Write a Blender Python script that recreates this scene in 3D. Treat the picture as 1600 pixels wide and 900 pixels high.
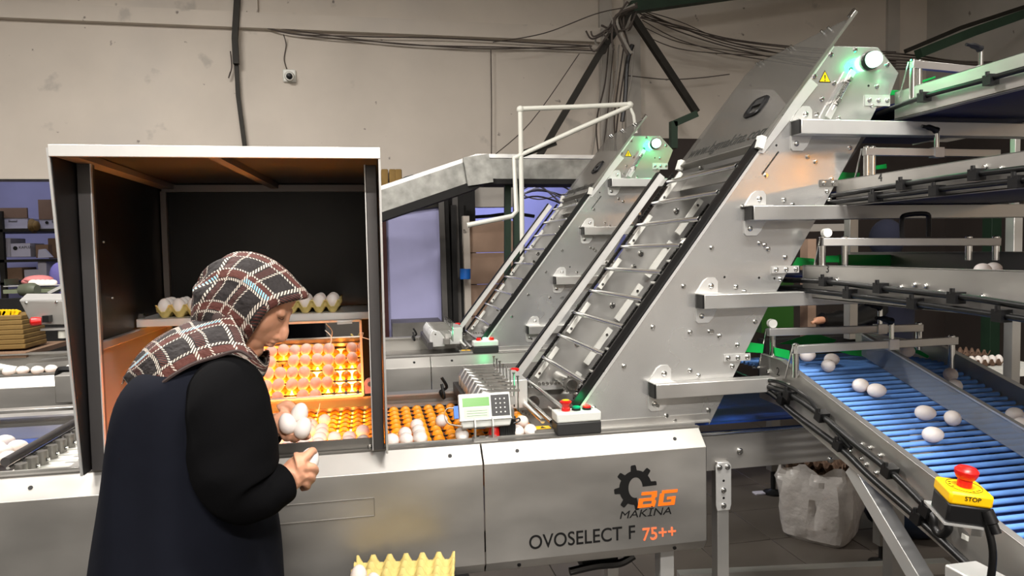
import bpy, bmesh, random
from math import *
from mathutils import Vector, Matrix, Quaternion
random.seed(7)
for o in list(bpy.data.objects): bpy.data.objects.remove(o)
SC = bpy.context.scene
COL = SC.collection

# ------------------------------------------------------------------ camera
F = 1100.0                                   # focal length in pixels of a 1600 px wide frame
PITCH, ROLL, YAW = radians(-3.0), radians(1.1), radians(11.3)
CAM = Vector((0, 0, 1.55))
FW = Vector((sin(YAW)*cos(PITCH), cos(YAW)*cos(PITCH), sin(PITCH)))
_r = Vector((cos(YAW), -sin(YAW), 0)); _u = _r.cross(FW)
RT = _r*cos(ROLL) - _u*sin(ROLL); UP = _u*cos(ROLL) + _r*sin(ROLL)
cd = bpy.data.cameras.new('camera'); co = bpy.data.objects.new('camera', cd); COL.objects.link(co)
cd.sensor_width = 36.0; cd.lens = 36.0*F/1600.0; cd.clip_start = 0.05
co.matrix_world = Matrix(((RT.x, UP.x, -FW.x, CAM.x), (RT.y, UP.y, -FW.y, CAM.y), (RT.z, UP.z, -FW.z, CAM.z), (0, 0, 0, 1)))
SC.camera = co

# ------------------------------------------------------------------ world, exposure, lamps
w = bpy.data.worlds.new('world'); SC.world = w; w.use_nodes = True
w.node_tree.nodes['Background'].inputs[0].default_value = (0.55, 0.6, 0.75, 1)
w.node_tree.nodes['Background'].inputs[1].default_value = 0.25
SC.view_settings.view_transform = 'Standard'; SC.view_settings.look = 'None'
SC.view_settings.gamma = 1.0; SC.view_settings.use_curve_mapping = False
SC.view_settings.exposure = 0.5
def area(name, loc, target, sx, sy, power, color):
    l = bpy.data.lights.new(name, 'AREA'); l.shape = 'RECTANGLE'; l.size = sx; l.size_y = sy
    l.energy = power; l.color = color
    o = bpy.data.objects.new(name, l); COL.objects.link(o); o.location = loc
    d = Vector(target) - Vector(loc); o.rotation_euler = d.to_track_quat('-Z', 'Y').to_euler()
    return o
LAMPS = [((-1.9, 3.3, 4.42), 170), ((1.3, 0.4, 4.42), 130), ((-2.4, -0.6, 4.42), 120), ((0.6, -3.0, 4.42), 330), ((3.6, 2.2, 4.42), 20)]
for i, (lp, pw) in enumerate(LAMPS):
    area('tube_lamp_light', lp, (lp[0], lp[1], 0), 1.5, 0.25, pw, (1.0, 0.95, 0.90))
area('back_room_light', (1.6, 8.4, 3.0), (1.6, 8.6, 0), 1.4, 0.4, 38, (0.62, 0.66, 1.0))
area('back_room_light', (-4.0, 8.2, 3.0), (-4.0, 8.9, 0), 1.4, 0.4, 9, (0.8, 0.82, 1.0))

def ray(x, y): return FW + RT*((x-800)/F) + UP*((450-y)/F)
def P(x, y, X=None, Y=None, Z=None, D=None):
    d = ray(x, y)
    t = (X-CAM.x)/d.x if X is not None else (Y-CAM.y)/d.y if Y is not None else (Z-CAM.z)/d.z if Z is not None else D
    return CAM + d*t
def PP(x, y, n, k):                           # where the line of sight meets the plane n.p = k
    r = ray(x, y); n = Vector(n); return CAM + r*((k - n.dot(CAM))/n.dot(r))

# ------------------------------------------------------------------ materials
def lin(c):
    if isinstance(c, str): c = [int(c[i:i+2], 16)/255 for i in (0, 2, 4)]
    return tuple((v/12.92 if v <= 0.04045 else ((v+0.055)/1.055)**2.4) for v in c) + (1,)
MATS = {}
def mat(name, color, rough=0.5, metal=0.0, var=0.0, scale=6.0, stretch=(1, 1, 1), bump=0.0, rvar=0.0, emis=None, estr=0.0, trans=0.0, ior=1.45, alpha=1.0, spec=0.5, dark=None, detail=4.0):
    m = bpy.data.materials.new(name); m.use_nodes = True; MATS[name] = m
    nt = m.node_tree; N = nt.nodes; L = nt.links; b = N['Principled BSDF']
    c = lin(color); b.inputs['Base Color'].default_value = c
    b.inputs['Roughness'].default_value = rough; b.inputs['Metallic'].default_value = metal
    b.inputs['Specular IOR Level'].default_value = spec; b.inputs['IOR'].default_value = ior
    b.inputs['Transmission Weight'].default_value = trans; b.inputs['Alpha'].default_value = alpha
    if emis: b.inputs['Emission Color'].default_value = lin(emis); b.inputs['Emission Strength'].default_value = estr
    if var or bump or rvar:
        tc = N.new('ShaderNodeTexCoord'); mp = N.new('ShaderNodeMapping'); mp.inputs['Scale'].default_value = stretch
        L.new(tc.outputs['Object'], mp.inputs[0])
        nz = N.new('ShaderNodeTexNoise'); nz.inputs['Scale'].default_value = scale; nz.inputs['Detail'].default_value = detail
        L.new(mp.outputs[0], nz.inputs['Vector'])
        if var:
            rp = N.new('ShaderNodeValToRGB'); e = rp.color_ramp.elements
            e[0].position = 0.3; e[1].position = 0.7
            lo = lin(dark) if dark else tuple(v*(1-var) for v in c[:3]) + (1,)
            e[0].color = lo; e[1].color = tuple(min(1, v*(1+var*0.5)) for v in c[:3]) + (1,)
            L.new(nz.outputs['Fac'], rp.inputs[0]); L.new(rp.outputs[0], b.inputs['Base Color'])
        if rvar:
            mr = N.new('ShaderNodeMapRange'); mr.inputs['To Min'].default_value = max(0.02, rough-rvar); mr.inputs['To Max'].default_value = rough+rvar
            mr.inputs['From Min'].default_value = 0.3; mr.inputs['From Max'].default_value = 0.7
            L.new(nz.outputs['Fac'], mr.inputs[0]); L.new(mr.outputs[0], b.inputs['Roughness'])
        if bump:
            bp = N.new('ShaderNodeBump'); bp.inputs['Strength'].default_value = bump; bp.inputs['Distance'].default_value = 0.02
            L.new(nz.outputs['Fac'], bp.inputs['Height']); L.new(bp.outputs[0], b.inputs['Normal'])
    return m
STEEL = mat('stainless_steel', (.78, .775, .76), .38, .82, var=.12, scale=3, rvar=.10)
STEELP = mat('stainless_sheet', (.72, .71, .69), .44, .84, var=.16, scale=2.2, stretch=(1, 1, 2.5), rvar=.10)
STEELPL = mat('elevator_plate_steel', (.86, .86, .85), .25, .78, var=.14, scale=2.6, rvar=.09)
STEELD = mat('dull_steel', (.56, .55, .53), .45, .85, var=.15, scale=5, rvar=.08)
STEELB = mat('bright_steel', (.85, .85, .84), .16, 1)
ALU = mat('aluminium', (.87, .87, .86), .42, .7, var=.06, scale=8)
GALV = mat('galvanised_steel', (.60, .60, .58), .5, .9, var=.3, scale=14)
CHAINM = mat('dark_chain_steel', (.13, .125, .12), .4, .6)
BLACKP = mat('black_cabinet_paint', (.06, .052, .056), .42, 0, var=.1, scale=3, rvar=.05)
DGREY = mat('dark_grey_metal', (.36, .35, .35), .42, .7, var=.1, scale=4)
COPPERY = mat('bare_cabinet_steel', (.56, .53, .52), .5, .6, var=.08, scale=3)
RUBBER = mat('black_rubber', (.035, .035, .038), .38)
BLACKPL = mat('black_plastic', (.05, .05, .055), .42)
DPLAST = mat('charcoal_plastic', (.16, .16, .16), .5)
LGPLAST = mat('light_grey_plastic', (.80, .81, .79), .45)
WHITEPL = mat('white_plastic', (.86, .86, .83), .4)
REDPL = mat('red_plastic', (.80, .10, .09), .32)
GREENPL = mat('teal_green_plastic', (.02, .55, .40), .3)
PINKPL = mat('pinkish_plastic', (.85, .62, .58), .4)
YELPL = mat('yellow_plastic', (.96, .75, .02), .4)
BLUEPL = mat('blue_plastic', (.10, .40, .75), .4)
GUIDE = mat('green_guide_plastic', (.0, .58, .24), .4)
ORANGE = mat('orange_roller_plastic', (.96, .60, .08), .38)
BELT = mat('navy_belt', (.05, .12, .34), .5, var=.2, scale=30)
BELTB = mat('blue_belt', (.09, .23, .52), .45, var=.15, scale=25)
ROD = mat('blue_rod_plastic', (.44, .64, .93), .40, var=.18, scale=12)
INK = mat('black_ink', (.03, .03, .03), .5)
INKG = mat('grey_ink', (.16, .16, .15), .5)
ORINK = mat('orange_ink', (1.0, .45, .08), .5)
CORINK = mat('coral_ink', (1.0, .47, .28), .5)
EGGW = mat('eggshell', (.96, .945, .93), .5, var=.04, scale=30)
nt = EGGW.node_tree; b = nt.nodes['Principled BSDF']; out = [n for n in nt.nodes if n.type == 'OUTPUT_MATERIAL'][0]
tr = nt.nodes.new('ShaderNodeBsdfTranslucent'); tr.inputs[0].default_value = (1.0, .62, .14, 1)
mx = nt.nodes.new('ShaderNodeMixShader'); mx.inputs[0].default_value = .23
nt.links.new(b.outputs[0], mx.inputs[1]); nt.links.new(tr.outputs[0], mx.inputs[2]); nt.links.new(mx.outputs[0], out.inputs[0])
TRAYY = mat('yellow_pulp', (.83, .75, .47), .85, var=.12, scale=40, bump=.15)
TRAYB = mat('brown_pulp', (.42, .33, .27), .9, var=.2, scale=40, bump=.15)
PLASTER = mat('wall_plaster', (.80, .765, .72), .9, var=.10, scale=1.3, bump=.25, detail=9)
def stains(m):                                  # sparse specks and soft grey patches, fixed to the wall
    nt = m.node_tree; N = nt.nodes; L = nt.links; b = N['Principled BSDF']; src = b.inputs['Base Color'].links[0].from_socket
    tc = N.new('ShaderNodeTexCoord'); prev = src
    for sc, lo, hi, col, k in ((.55, .56, .70, (.50, .47, .44, 1), .5), (9, .70, .74, (.12, .10, .09, 1), .8), (3.2, .66, .72, (.30, .28, .26, 1), .45)):
        nz = N.new('ShaderNodeTexNoise'); nz.inputs['Scale'].default_value = sc; nz.inputs['Detail'].default_value = 6; L.new(tc.outputs['Object'], nz.inputs['Vector'])
        mr = N.new('ShaderNodeMapRange'); mr.inputs['From Min'].default_value = lo; mr.inputs['From Max'].default_value = hi; mr.inputs['To Max'].default_value = k
        L.new(nz.outputs['Fac'], mr.inputs[0]); mx = N.new('ShaderNodeMix'); mx.data_type = 'RGBA'
        L.new(mr.outputs[0], mx.inputs[0]); L.new(prev, mx.inputs[6]); mx.inputs[7].default_value = col; prev = mx.outputs[2]
    L.new(prev, b.inputs['Base Color'])
stains(PLASTER)
PLASTER2 = mat('dusty_plaster', (.70, .68, .65), .9, var=.14, scale=2.0, bump=.3, detail=9)
stains(PLASTER2)
LAV = mat('lavender_paint', (.70, .70, .86), .85, var=.12, scale=1.5)
CONC = mat('grey_concrete', (.36, .35, .34), .8, var=.2, scale=3)
TILE = mat('floor_tile', (.33, .305, .28), .42, var=.18, scale=2.2, rvar=.1)
GROUT = mat('dark_grout', (.10, .095, .09), .8)
GREENP = mat('dark_green_paint', (.11, .20, .14), .55, var=.2, scale=6)
IRON = mat('dark_iron', (.16, .15, .13), .6, .4, var=.25, scale=9)
PVC = mat('white_pvc', (.88, .88, .84), .4, var=.06, scale=6)
CABLE = mat('dusty_cable', (.30, .27, .25), .85)
CABLEW = mat('grey_cable', (.60, .58, .55), .7)
CARD = mat('cardboard', (.50, .40, .32), .85, var=.12, scale=5)
CARDW = mat('white_carton', (.74, .73, .78), .7, var=.08, scale=5)
SKIN = mat('skin', (.82, .60, .48), .5, var=.08, scale=14)
b = SKIN.node_tree.nodes['Principled BSDF']; b.inputs['Subsurface Weight'].default_value = .12; b.inputs['Subsurface Radius'].default_value = (.012, .005, .003)
VEST = mat('navy_cloth', (.064, .072, .104), .9, var=.16, scale=5, bump=.35, spec=.12)
SLEEVE = mat('black_knit', (.030, .030, .036), .92, var=.15, scale=8, bump=.3, spec=.1)
TRIM = mat('brown_trim', (.24, .19, .18), .9)
GLASSM = mat('mirror_glass', (.94, .90, .86), .02, 1)
COVER = mat('smoked_clear_plastic', (.34, .335, .32), .2, 0, alpha=.5, spec=.6)
PLATEGL = mat('clear_divider', (.55, .58, .62), .22, .3, alpha=.62, spec=.6)
POLY = mat('polythene', (.84, .82, .80), .25, 0, var=.1, scale=9, alpha=.72, spec=.7, bump=1.0)
GLOW = mat('candling_diffuser', (1, .9, .8), .5, emis=(1, .69, .30), estr=17.0)
LAMPG = mat('green_lamp_lens', (.7, 1, .8), .4, emis=(.72, 1, .86), estr=3.2)
LCD = mat('green_lcd', (.06, .2, .01), .3, emis=(.42, .82, .04), estr=.5)
TUBE = mat('lit_tube', (1, 1, 1), .5, emis=(1, .97, .92), estr=6)
GREENBOX = mat('leaf_green_paint', (.18, .36, .12), .5)
NAVYC = mat('navy_clothing', (.08, .09, .16), .9)
REDBR = mat('oxide_red_paint', (.24, .09, .08), .6)
TAN = mat('tan_board', (.67, .56, .48), .8, var=.1, scale=5)
DIRT = mat('dusty_black', (.10, .095, .09), .8, var=.3, scale=10)
OCHRE = mat('ochre_bags', (.48, .38, .20), .85, var=.2, scale=12)
TEALC = mat('dark_teal_cloth', (.07, .13, .16), .85)
PINKC = mat('pink_cloth', (.82, .50, .50), .8)

# ------------------------------------------------------------------ mesh helpers
class MB:
    def __init__(s): s.v = []; s.f = []
    def add(s, vs, fs):
        k = len(s.v); s.v += [Vector(v) for v in vs]; s.f += [tuple(i+k for i in f) for f in fs]; return s
    def hexa(s, p):                            # 8 corners: bottom 4 ccw, top 4 ccw
        return s.add(p, [(3, 2, 1, 0), (4, 5, 6, 7), (0, 1, 5, 4), (1, 2, 6, 5), (2, 3, 7, 6), (3, 0, 4, 7)])
    def box(s, a, b):
        x0, y0, z0 = (min(a[i], b[i]) for i in range(3)); x1, y1, z1 = (max(a[i], b[i]) for i in range(3))
        return s.hexa([(x0, y0, z0), (x1, y0, z0), (x1, y1, z0), (x0, y1, z0), (x0, y0, z1), (x1, y0, z1), (x1, y1, z1), (x0, y1, z1)])
    def cbox(s, c, d, M=None):
        c = Vector(c); hx, hy, hz = d[0]/2, d[1]/2, d[2]/2
        p = [Vector(q) for q in ((-hx, -hy, -hz), (hx, -hy, -hz), (hx, hy, -hz), (-hx, hy, -hz), (-hx, -hy, hz), (hx, -hy, hz), (hx, hy, hz), (-hx, hy, hz))]
        return s.hexa([c + (M @ q if M else q) for q in p])
    def bar(s, a, b, wd, ht, up=(0, 0, 1)):    # rectangular bar from a to b
        a = Vector(a); b = Vector(b); d = (b-a).normalized(); up = Vector(up)
        sd = d.cross(up)
        if sd.length < 1e-4: sd = d.cross(Vector((0, 1, 0)))
        sd.normalize(); u = sd.cross(d).normalized(); x = sd*wd/2; y = u*ht/2
        return s.hexa([a-x-y, a+x-y, b+x-y, b-x-y, a-x+y, a+x+y, b+x+y, b-x+y])
    def cyl(s, a, b, r, n=12, r2=None, caps=True):
        a = Vector(a); b = Vector(b); r2 = r if r2 is None else r2; d = (b-a).normalized()
        x = d.orthogonal().normalized(); y = d.cross(x)
        vs = [p + (x*cos(2*pi*i/n) + y*sin(2*pi*i/n))*q for p, q in ((a, r), (b, r2)) for i in range(n)]
        fs = [(i, (i+1) % n, n+(i+1) % n, n+i) for i in range(n)]
        if caps: fs += [tuple(range(n-1, -1, -1)), tuple(range(n, 2*n))]
        return s.add(vs, fs)
    def lathe(s, o, ax, prof, n=16):           # prof: (radius, distance along ax)
        o = Vector(o); d = Vector(ax).normalized(); x = d.orthogonal().normalized(); y = d.cross(x); m = len(prof)
        vs = [o + d*h + (x*cos(2*pi*i/n) + y*sin(2*pi*i/n))*r for r, h in prof for i in range(n)]
        fs = [(j*n+i, j*n+(i+1) % n, (j+1)*n+(i+1) % n, (j+1)*n+i) for j in range(m-1) for i in range(n)]
        fs += [tuple(range(n-1, -1, -1)), tuple(range((m-1)*n, m*n))]
        return s.add(vs, fs)
    def loft(s, rings, caps=True, closed=True):
        n = len(rings[0]); vs = [p for r in rings for p in r]; m = len(rings); q = n if closed else n-1
        fs = [(j*n+i, j*n+(i+1) % n, (j+1)*n+(i+1) % n, (j+1)*n+i) for j in range(m-1) for i in range(q)]
        if caps and closed: fs += [tuple(range(n-1, -1, -1)), tuple(range((m-1)*n, m*n))]
        return s.add(vs, fs)
    def tube(s, pts, r, n=8, smooth=0):
        pts = [Vector(p) for p in pts]
        if smooth: pts = spline(pts, smooth)
        rs = r if isinstance(r, (list, tuple)) else [r]*len(pts)
        if len(rs) != len(pts): rs = [rs[min(len(rs)-1, int(i*(len(rs)-1)/(len(pts)-1)+.5))] for i in range(len(pts))]
        rings = []; x = None
        for i, p in enumerate(pts):
            d = (pts[min(i+1, len(pts)-1)] - pts[max(i-1, 0)]).normalized()
            x = d.orthogonal().normalized() if x is None else (x - d*x.dot(d)).normalized()
            y = d.cross(x); rings.append([p + (x*cos(2*pi*k/n) + y*sin(2*pi*k/n))*rs[i] for k in range(n)])
        return s.loft(rings)
    def prism(s, poly, vec):
        poly = [Vector(p) for p in poly]; vec = Vector(vec); n = len(poly)
        nrm = Vector((0, 0, 0))
        for i in range(n): nrm += poly[i].cross(poly[(i+1) % n])
        if nrm.dot(vec) > 0: poly = poly[::-1]
        return s.add(poly + [p+vec for p in poly], [tuple(range(n))] + [(i, n+i, n+(i+1) % n, (i+1) % n) for i in range(n)] + [tuple(range(2*n-1, n-1, -1))])
    def ell(s, c, rx, ry, rz, M=None, nu=16, nv=10):
        c = Vector(c); vs = []; fs = []
        for j in range(1, nv):
            t = pi*j/nv
            for i in range(nu):
                q = Vector((rx*sin(t)*cos(2*pi*i/nu), ry*sin(t)*sin(2*pi*i/nu), rz*cos(t))); vs.append(c + (M @ q if M else q))
        q = Vector((0, 0, rz)); vs.append(c + (M @ q if M else q)); q = Vector((0, 0, -rz)); vs.append(c + (M @ q if M else q))
        for j in range(nv-2):
            for i in range(nu): fs.append((j*nu+i, (j+1)*nu+i, (j+1)*nu+(i+1) % nu, j*nu+(i+1) % nu))
        a = len(vs)-2
        for i in range(nu): fs += [(a, i, (i+1) % nu), (a+1, (nv-2)*nu+(i+1) % nu, (nv-2)*nu+i)]
        return s.add(vs, fs)
    def build(s, name, m, parent=None, smooth=True, bevel=0, mods=None, sharp=40, label=None):
        o0 = parent.matrix_world.translation if False else (WL(parent) if parent else None)
        if parent is None:
            lo = [min(v[i] for v in s.v) for i in range(3)]; hi = [max(v[i] for v in s.v) for i in range(3)]
            o0 = Vector(((lo[0]+hi[0])/2, (lo[1]+hi[1])/2, lo[2]))
        me = bpy.data.meshes.new(name); me.from_pydata([v-o0 for v in s.v], [], s.f); me.update()
        bm = bmesh.new(); bm.from_mesh(me); bmesh.ops.recalc_face_normals(bm, faces=bm.faces); bm.to_mesh(me); bm.free()
        if smooth:
            me.shade_smooth(); me.set_sharp_from_angle(angle=radians(sharp))
        me.materials.append(m)
        o = bpy.data.objects.new(name, me); COL.objects.link(o)
        if parent: o.parent = parent
        else: o.location = o0
        if bevel:
            bv = o.modifiers.new('bevel', 'BEVEL'); bv.width = bevel; bv.segments = 2; bv.limit_method = 'ANGLE'; bv.harden_normals = False
        if label: o['label'] = label
        return o
def spline(p, k):
    out = []; n = len(p)
    for i in range(n-1):
        a, b, c, d = p[max(i-1, 0)], p[i], p[i+1], p[min(i+2, n-1)]
        for j in range(k):
            t = j/k
            out.append(.5*((2*b) + (c-a)*t + (2*a-5*b+4*c-d)*t*t + (3*b-a-3*c+d)*t**3))
    out.append(p[-1]); return out
def WL(o):
    v = Vector((0, 0, 0))
    while o: v += o.location; o = o.parent
    return v
def tag(o, label, cat, group=None, kind=None):
    if label: o['label'] = label
    if cat: o['category'] = cat
    if group: o['group'] = group
    if kind: o['kind'] = kind
    return o
def thing(name, loc, label, cat, group=None):
    o = bpy.data.objects.new(name, None); o.empty_display_size = .05; COL.objects.link(o); o.location = loc
    return tag(o, label, cat, group)
def struct(o): o['kind'] = 'structure'; return o
def dup(root, off, label=None, group=None, rot=None):
    r = root.copy(); COL.objects.link(r); r.location = Vector(root.location) + Vector(off)
    if rot is not None: r.rotation_euler = rot
    if label: r['label'] = label
    if group: r['group'] = group
    def rec(a, b):
        for ch in [c for c in bpy.data.objects if c.parent == a]:
            c = ch.copy(); COL.objects.link(c); c.parent = b; rec(ch, c)
    rec(root, r); return r
def inst(mesh_obj, name, parent, loc):         # a part that shares mesh data, moved by loc
    c = mesh_obj.copy(); c.name = name; COL.objects.link(c); c.parent = parent; c.location = Vector(loc); return c
def text(body, name, m, parent, org, right, up, size, ext=.0006, align='LEFT', shear=0, bold=0, sx=1.0):
    cu = bpy.data.curves.new(name, 'FONT'); cu.body = body; cu.size = size; cu.extrude = ext; cu.align_x = align
    cu.shear = shear; cu.offset = bold; cu.resolution_u = 6
    tmp = bpy.data.objects.new(name, cu); COL.objects.link(tmp)
    dg = bpy.context.evaluated_depsgraph_get(); me = bpy.data.meshes.new_from_object(tmp.evaluated_get(dg))
    bpy.data.objects.remove(tmp); me.materials.clear(); me.materials.append(m)
    x = Vector(right).normalized(); y = Vector(up); y = (y - x*y.dot(x)).normalized(); z = x.cross(y)
    M = Matrix(((x.x*sx, y.x, z.x, 0), (x.y*sx, y.y, z.y, 0), (x.z*sx, y.z, z.z, 0), (0, 0, 0, 1)))
    me.transform(Matrix.Translation(Vector(org) - WL(parent)) @ M)
    o = bpy.data.objects.new(name, me); COL.objects.link(o); o.parent = parent; return o
def bolt(mb, p, n, r=.007, h=.006):
    n = Vector(n).normalized(); p = Vector(p)
    mb.lathe(p, n, [(r*1.25, 0), (r*1.25, h*.25), (r, h*.25), (r, h*.75), (r*.7, h)], 10)
    return mb
def circ(c, x, y, r, n=24): return [Vector(c) + Vector(x)*r*cos(2*pi*i/n) + Vector(y)*r*sin(2*pi*i/n) for i in range(n)]
def gear(c, ax, r, teeth, th, hole=None):
    ax = Vector(ax).normalized(); x = ax.orthogonal().normalized(); y = ax.cross(x); pts = []
    for i in range(teeth):
        for k, q in ((0, .86), (.25, .86), (.4, 1), (.65, 1), (.8, .86)):
            a = 2*pi*(i+k)/teeth; pts.append(Vector(c) + (x*cos(a)+y*sin(a))*r*q)
    return pts, ax*th
EX, EY, EZ = Vector((1, 0, 0)), Vector((0, 1, 0)), Vector((0, 0, 1))
# ------------------------------------------------------------------ the room
WY = 7.0
fl = struct(MB().box((-7.5, -4.5, -.25), (6.6, 10, -.006)).build('floor', GROUT))
tp = MB().box((-.2, -.2, -.012), (.2, .2, 0)).build('floor_tile', TILE, fl, bevel=.002)
first = True
for i in range(0, 11):
    for j in range(0, 13):
        loc = Vector((.62 + .405*i, 1.9 + .405*j, 0))
        if loc.y > 6.8: continue
        if first: tp.location = loc; first = False
        else: inst(tp, 'floor_tile', fl, loc)
wb = MB().box((-7.5, WY, 2.27), (6.23, WY+.25, 5)).box((2.75, WY, 0), (6.23, WY+.25, 2.27))
struct(wb.build('wall_back', PLASTER))
struct(MB().box((6.23, -4.5, 0), (6.48, WY+.25, 5)).build('wall_right', PLASTER2))
struct(MB().box((-7.75, -4.5, 0), (-7.5, 10, 5)).build('wall_left', PLASTER))
struct(MB().box((-7.5, -4.75, 0), (6.23, -4.5, 5)).build('wall_front', PLASTER2))
struct(MB().box((-7.5, 9.6, 0), (6.23, 9.8, 5)).build('wall_rear', LAV))
struct(MB().box((-7.75, -4.75, 5), (6.48, 10, 5.15)).build('ceiling', PLASTER2))
struct(MB().box((-7.5, WY-.07, 3.65), (2.35, WY, 3.79)).build('trim_1', PLASTER))          # ledge band along the wall
struct(MB().box((2.35, WY-.05, 0), (2.48, WY, 5)).box((2.62, WY-.06, 0), (2.78, WY, 5)).build('trim_2', PLASTER2))   # corner pilasters
a = P(345, 20, Y=WY).x; b_ = P(404, 20, Y=WY).x
struct(MB().box((a, WY-.05, 3.79), (b_, WY, 5)).build('trim_3', PLASTER))
struct(MB().box((5.7, WY-.04, 2.3), (5.85, WY, 5)).build('trim_4', PLASTER2))

for i, (lp, pw) in enumerate(LAMPS):                                     # fluorescent fittings under the ceiling
    t = thing('ceiling_light', (lp[0], lp[1], lp[2]), 'long fluorescent fitting under the ceiling, outside the picture', 'light', 'fluorescent fittings under the ceiling')
    MB().box((lp[0]-.8, lp[1]-.15, lp[2]+.06), (lp[0]+.8, lp[1]+.15, lp[2]+.12)).box((lp[0]-.7, lp[1]-.02, lp[2]+.12), (lp[0]-.68, lp[1]+.02, 5)).box((lp[0]+.68, lp[1]-.02, lp[2]+.12), (lp[0]+.7, lp[1]+.02, 5)).build('housing', WHITEPL, t)
    for s in (-.07, .07): MB().cyl((lp[0]-.72, lp[1]+s, lp[2]+.035), (lp[0]+.72, lp[1]+s, lp[2]+.035), .014).build('tube', TUBE, t)

t = thing('added_streak_lamp', (5.6, -4.4, 2.4), 'unseen warm strip lamp added on the front wall for the orange streak on the elevator plate', 'light')  # added out of view; its reflection makes the orange streak on the elevator plate
MB().box((5.15, -4.45, 2.40), (6.05, -4.5, 2.52)).build('housing', WHITEPL, t)
MB().box((5.2, -4.44, 2.43), (6.0, -4.45, 2.50)).build('lit_strip', mat('warm_strip', (1, .7, .3), .5, emis=(1, .66, .24), estr=26), t)
# ---- things on and before the back wall
c = P(452, 118, Y=WY-.03)
t = thing('security_camera', c, 'small white security camera on the back wall above the cabinet', 'camera')
MB().box(c+Vector((-.06, -.0, -.06)), c+Vector((.06, .03, .06))).build('mount', WHITEPL, t, bevel=.012)
MB().lathe(c+Vector((0, .0, -.005)), (.1, -1, -.25), [(.045, 0), (.045, .05), (.038, .07)], 18).build('housing', WHITEPL, t)
MB().lathe(c+Vector((.007, -.07, -.022)), (.1, -1, -.25), [(.028, 0), (.028, .006), (.02, .012)], 18).build('lens', BLACKPL, t)
tag(MB().tube([P(448, 108, Y=WY-.02), P(444, 92, Y=WY-.01), P(447, 70, Y=WY-.02), P(443, 54, Y=WY-.08)], .005, 6, 6).build('camera_cable', CABLE), 'thin cable hanging down to the white security camera', 'cable')

def pole(name, label, pts, r, m, cat='pole', Y=WY-.1, flat=False, group=None):
    q = [P(*p, Y=Y) for p in pts]; mb = MB()
    for a_, b_ in zip(q, q[1:]): mb.bar(a_, b_, r, r, (0, 1, 0))
    return tag(mb.build(name, m), label, cat, group)
pole('iron_brace', 'dark thin vertical brace on the wall above the candling cabinet', [(376, -90), (367, 60), (369, 100)], .05, IRON)
pole('iron_brace', 'dark thin rod leaning down behind the candling cabinet roof', [(368, 75), (372, 150), (382, 226), (385, 272)], .035, IRON, Y=WY-.06)
pole('iron_brace', 'long dark diagonal brace rising right behind the white pipe frame', [(818, 285), (938, 82), (986, 14)], .055, IRON, Y=6.2)
pole('iron_brace', 'dark diagonal brace falling right from the cable knot', [(985, 20), (1038, 100), (1088, 176)], .06, IRON, Y=6.4)
pole('steel_beam', 'dark green roof beam running right from the cable knot', [(985, 12), (1130, -8), (1420, -48)], .10, GREENP, 'beam', Y=6.4)
pole('steel_beam', 'dark green roof beam rising to the upper right corner', [(1435, 84), (1520, 50), (1640, 8), (1800, -52)], .075, GREENP, 'beam', Y=5.2)
pole('steel_beam', 'thin dark rod above the dark green beam, upper right', [(1415, 80), (1500, 44), (1640, -2), (1800, -62)], .035, IRON, 'beam', Y=5.3)
mb = MB(); q = [P(1052, 232, Y=5.6), P(1052, 190, Y=5.6), P(1088, 178, Y=5.6)]
mb.bar(q[0], q[1], .055, .055, (0, 1, 0)); mb.bar(q[1]+Vector((0, 0, -.02)), q[2], .055, .055, (0, 1, 0))
tag(mb.build('steel_bracket', GREENP), 'dark green bent steel bracket above the small green lamp', 'bracket')

def cable(pts, label, r=.006, m=CABLE, Y=WY-.06, group=None, name='cable'):
    return tag(MB().tube([P(x, y, Y=Y) for x, y in pts], r, 6, 6).build(name, m), label, 'cable', group)
G1 = 'cables sagging along the back wall'; L1 = 'thin dusty cable sagging along the back wall left of the cable knot'
cable([(385, 18), (440, 50), (560, 57), (700, 60), (850, 68), (925, 72)], L1, group=G1)
cable([(385, 30), (450, 52), (600, 66), (760, 76), (925, 72)], L1, group=G1)
cable([(395, 38), (520, 56), (640, 70), (800, 74), (940, 80)], L1, group=G1)
cable([(770, 66), (850, 52), (930, 22), (975, 12)], 'single cable rising to the cable knot from the left', .005, Y=6.7)
cable([(767, 78), (768, 160), (768, 246)], 'single thin cable hanging straight down to the metal truss', .005)
cable([(768, 246), (830, 190), (905, 84)], 'thin slanting wire beside the dark diagonal brace', .005, Y=6.5)
cable([(360, 80), (362, 105), (357, 122), (360, 112)], 'short loose wire end beside the thin wall brace', .006)
G2 = 'cables fanning right from the knot'; L2 = 'dark sagging cable running right from the knot toward the tall elevator'
for k in range(9):
    y0 = random.uniform(12, 55); y1 = 78 + k*3.5 + random.uniform(-4, 4)
    cable([(1000+random.uniform(-6, 6), y0), (1060, y0+14+k*2), (1150, (y0+y1)/2+16+random.uniform(-5, 5)), (1290, y1+2), (1400, y1+6)], L2, random.uniform(.004, .008), Y=6.75-.02*k, group=G2)
G3 = 'cables at the right corner'; L3 = 'dark cable sagging along the right corner behind the top conveyor'
for k in range(6):
    cable([(1385, 82+k*5), (1440, 88+k*4), (1500, 96+k*3), (1612, 98+k*4)], L3, random.uniform(.005, .010), Y=5.4-.04*k, group=G3)
G4 = 'cables in the knot'; L4 = 'tangled dusty cable in the knot where the braces meet'
for k in range(16):
    x = random.uniform(925, 985); y = random.uniform(40, 85)
    cable([(988+random.uniform(-8, 8), random.uniform(2, 22)), (970+random.uniform(-18, 14), random.uniform(25, 50)), (x, y), (x+random.uniform(-14, 10), y+random.uniform(-25, 25))], L4, random.uniform(.006, .014), CABLE if k % 4 else CABLEW, Y=6.45-.03*k, group=G4)
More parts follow.
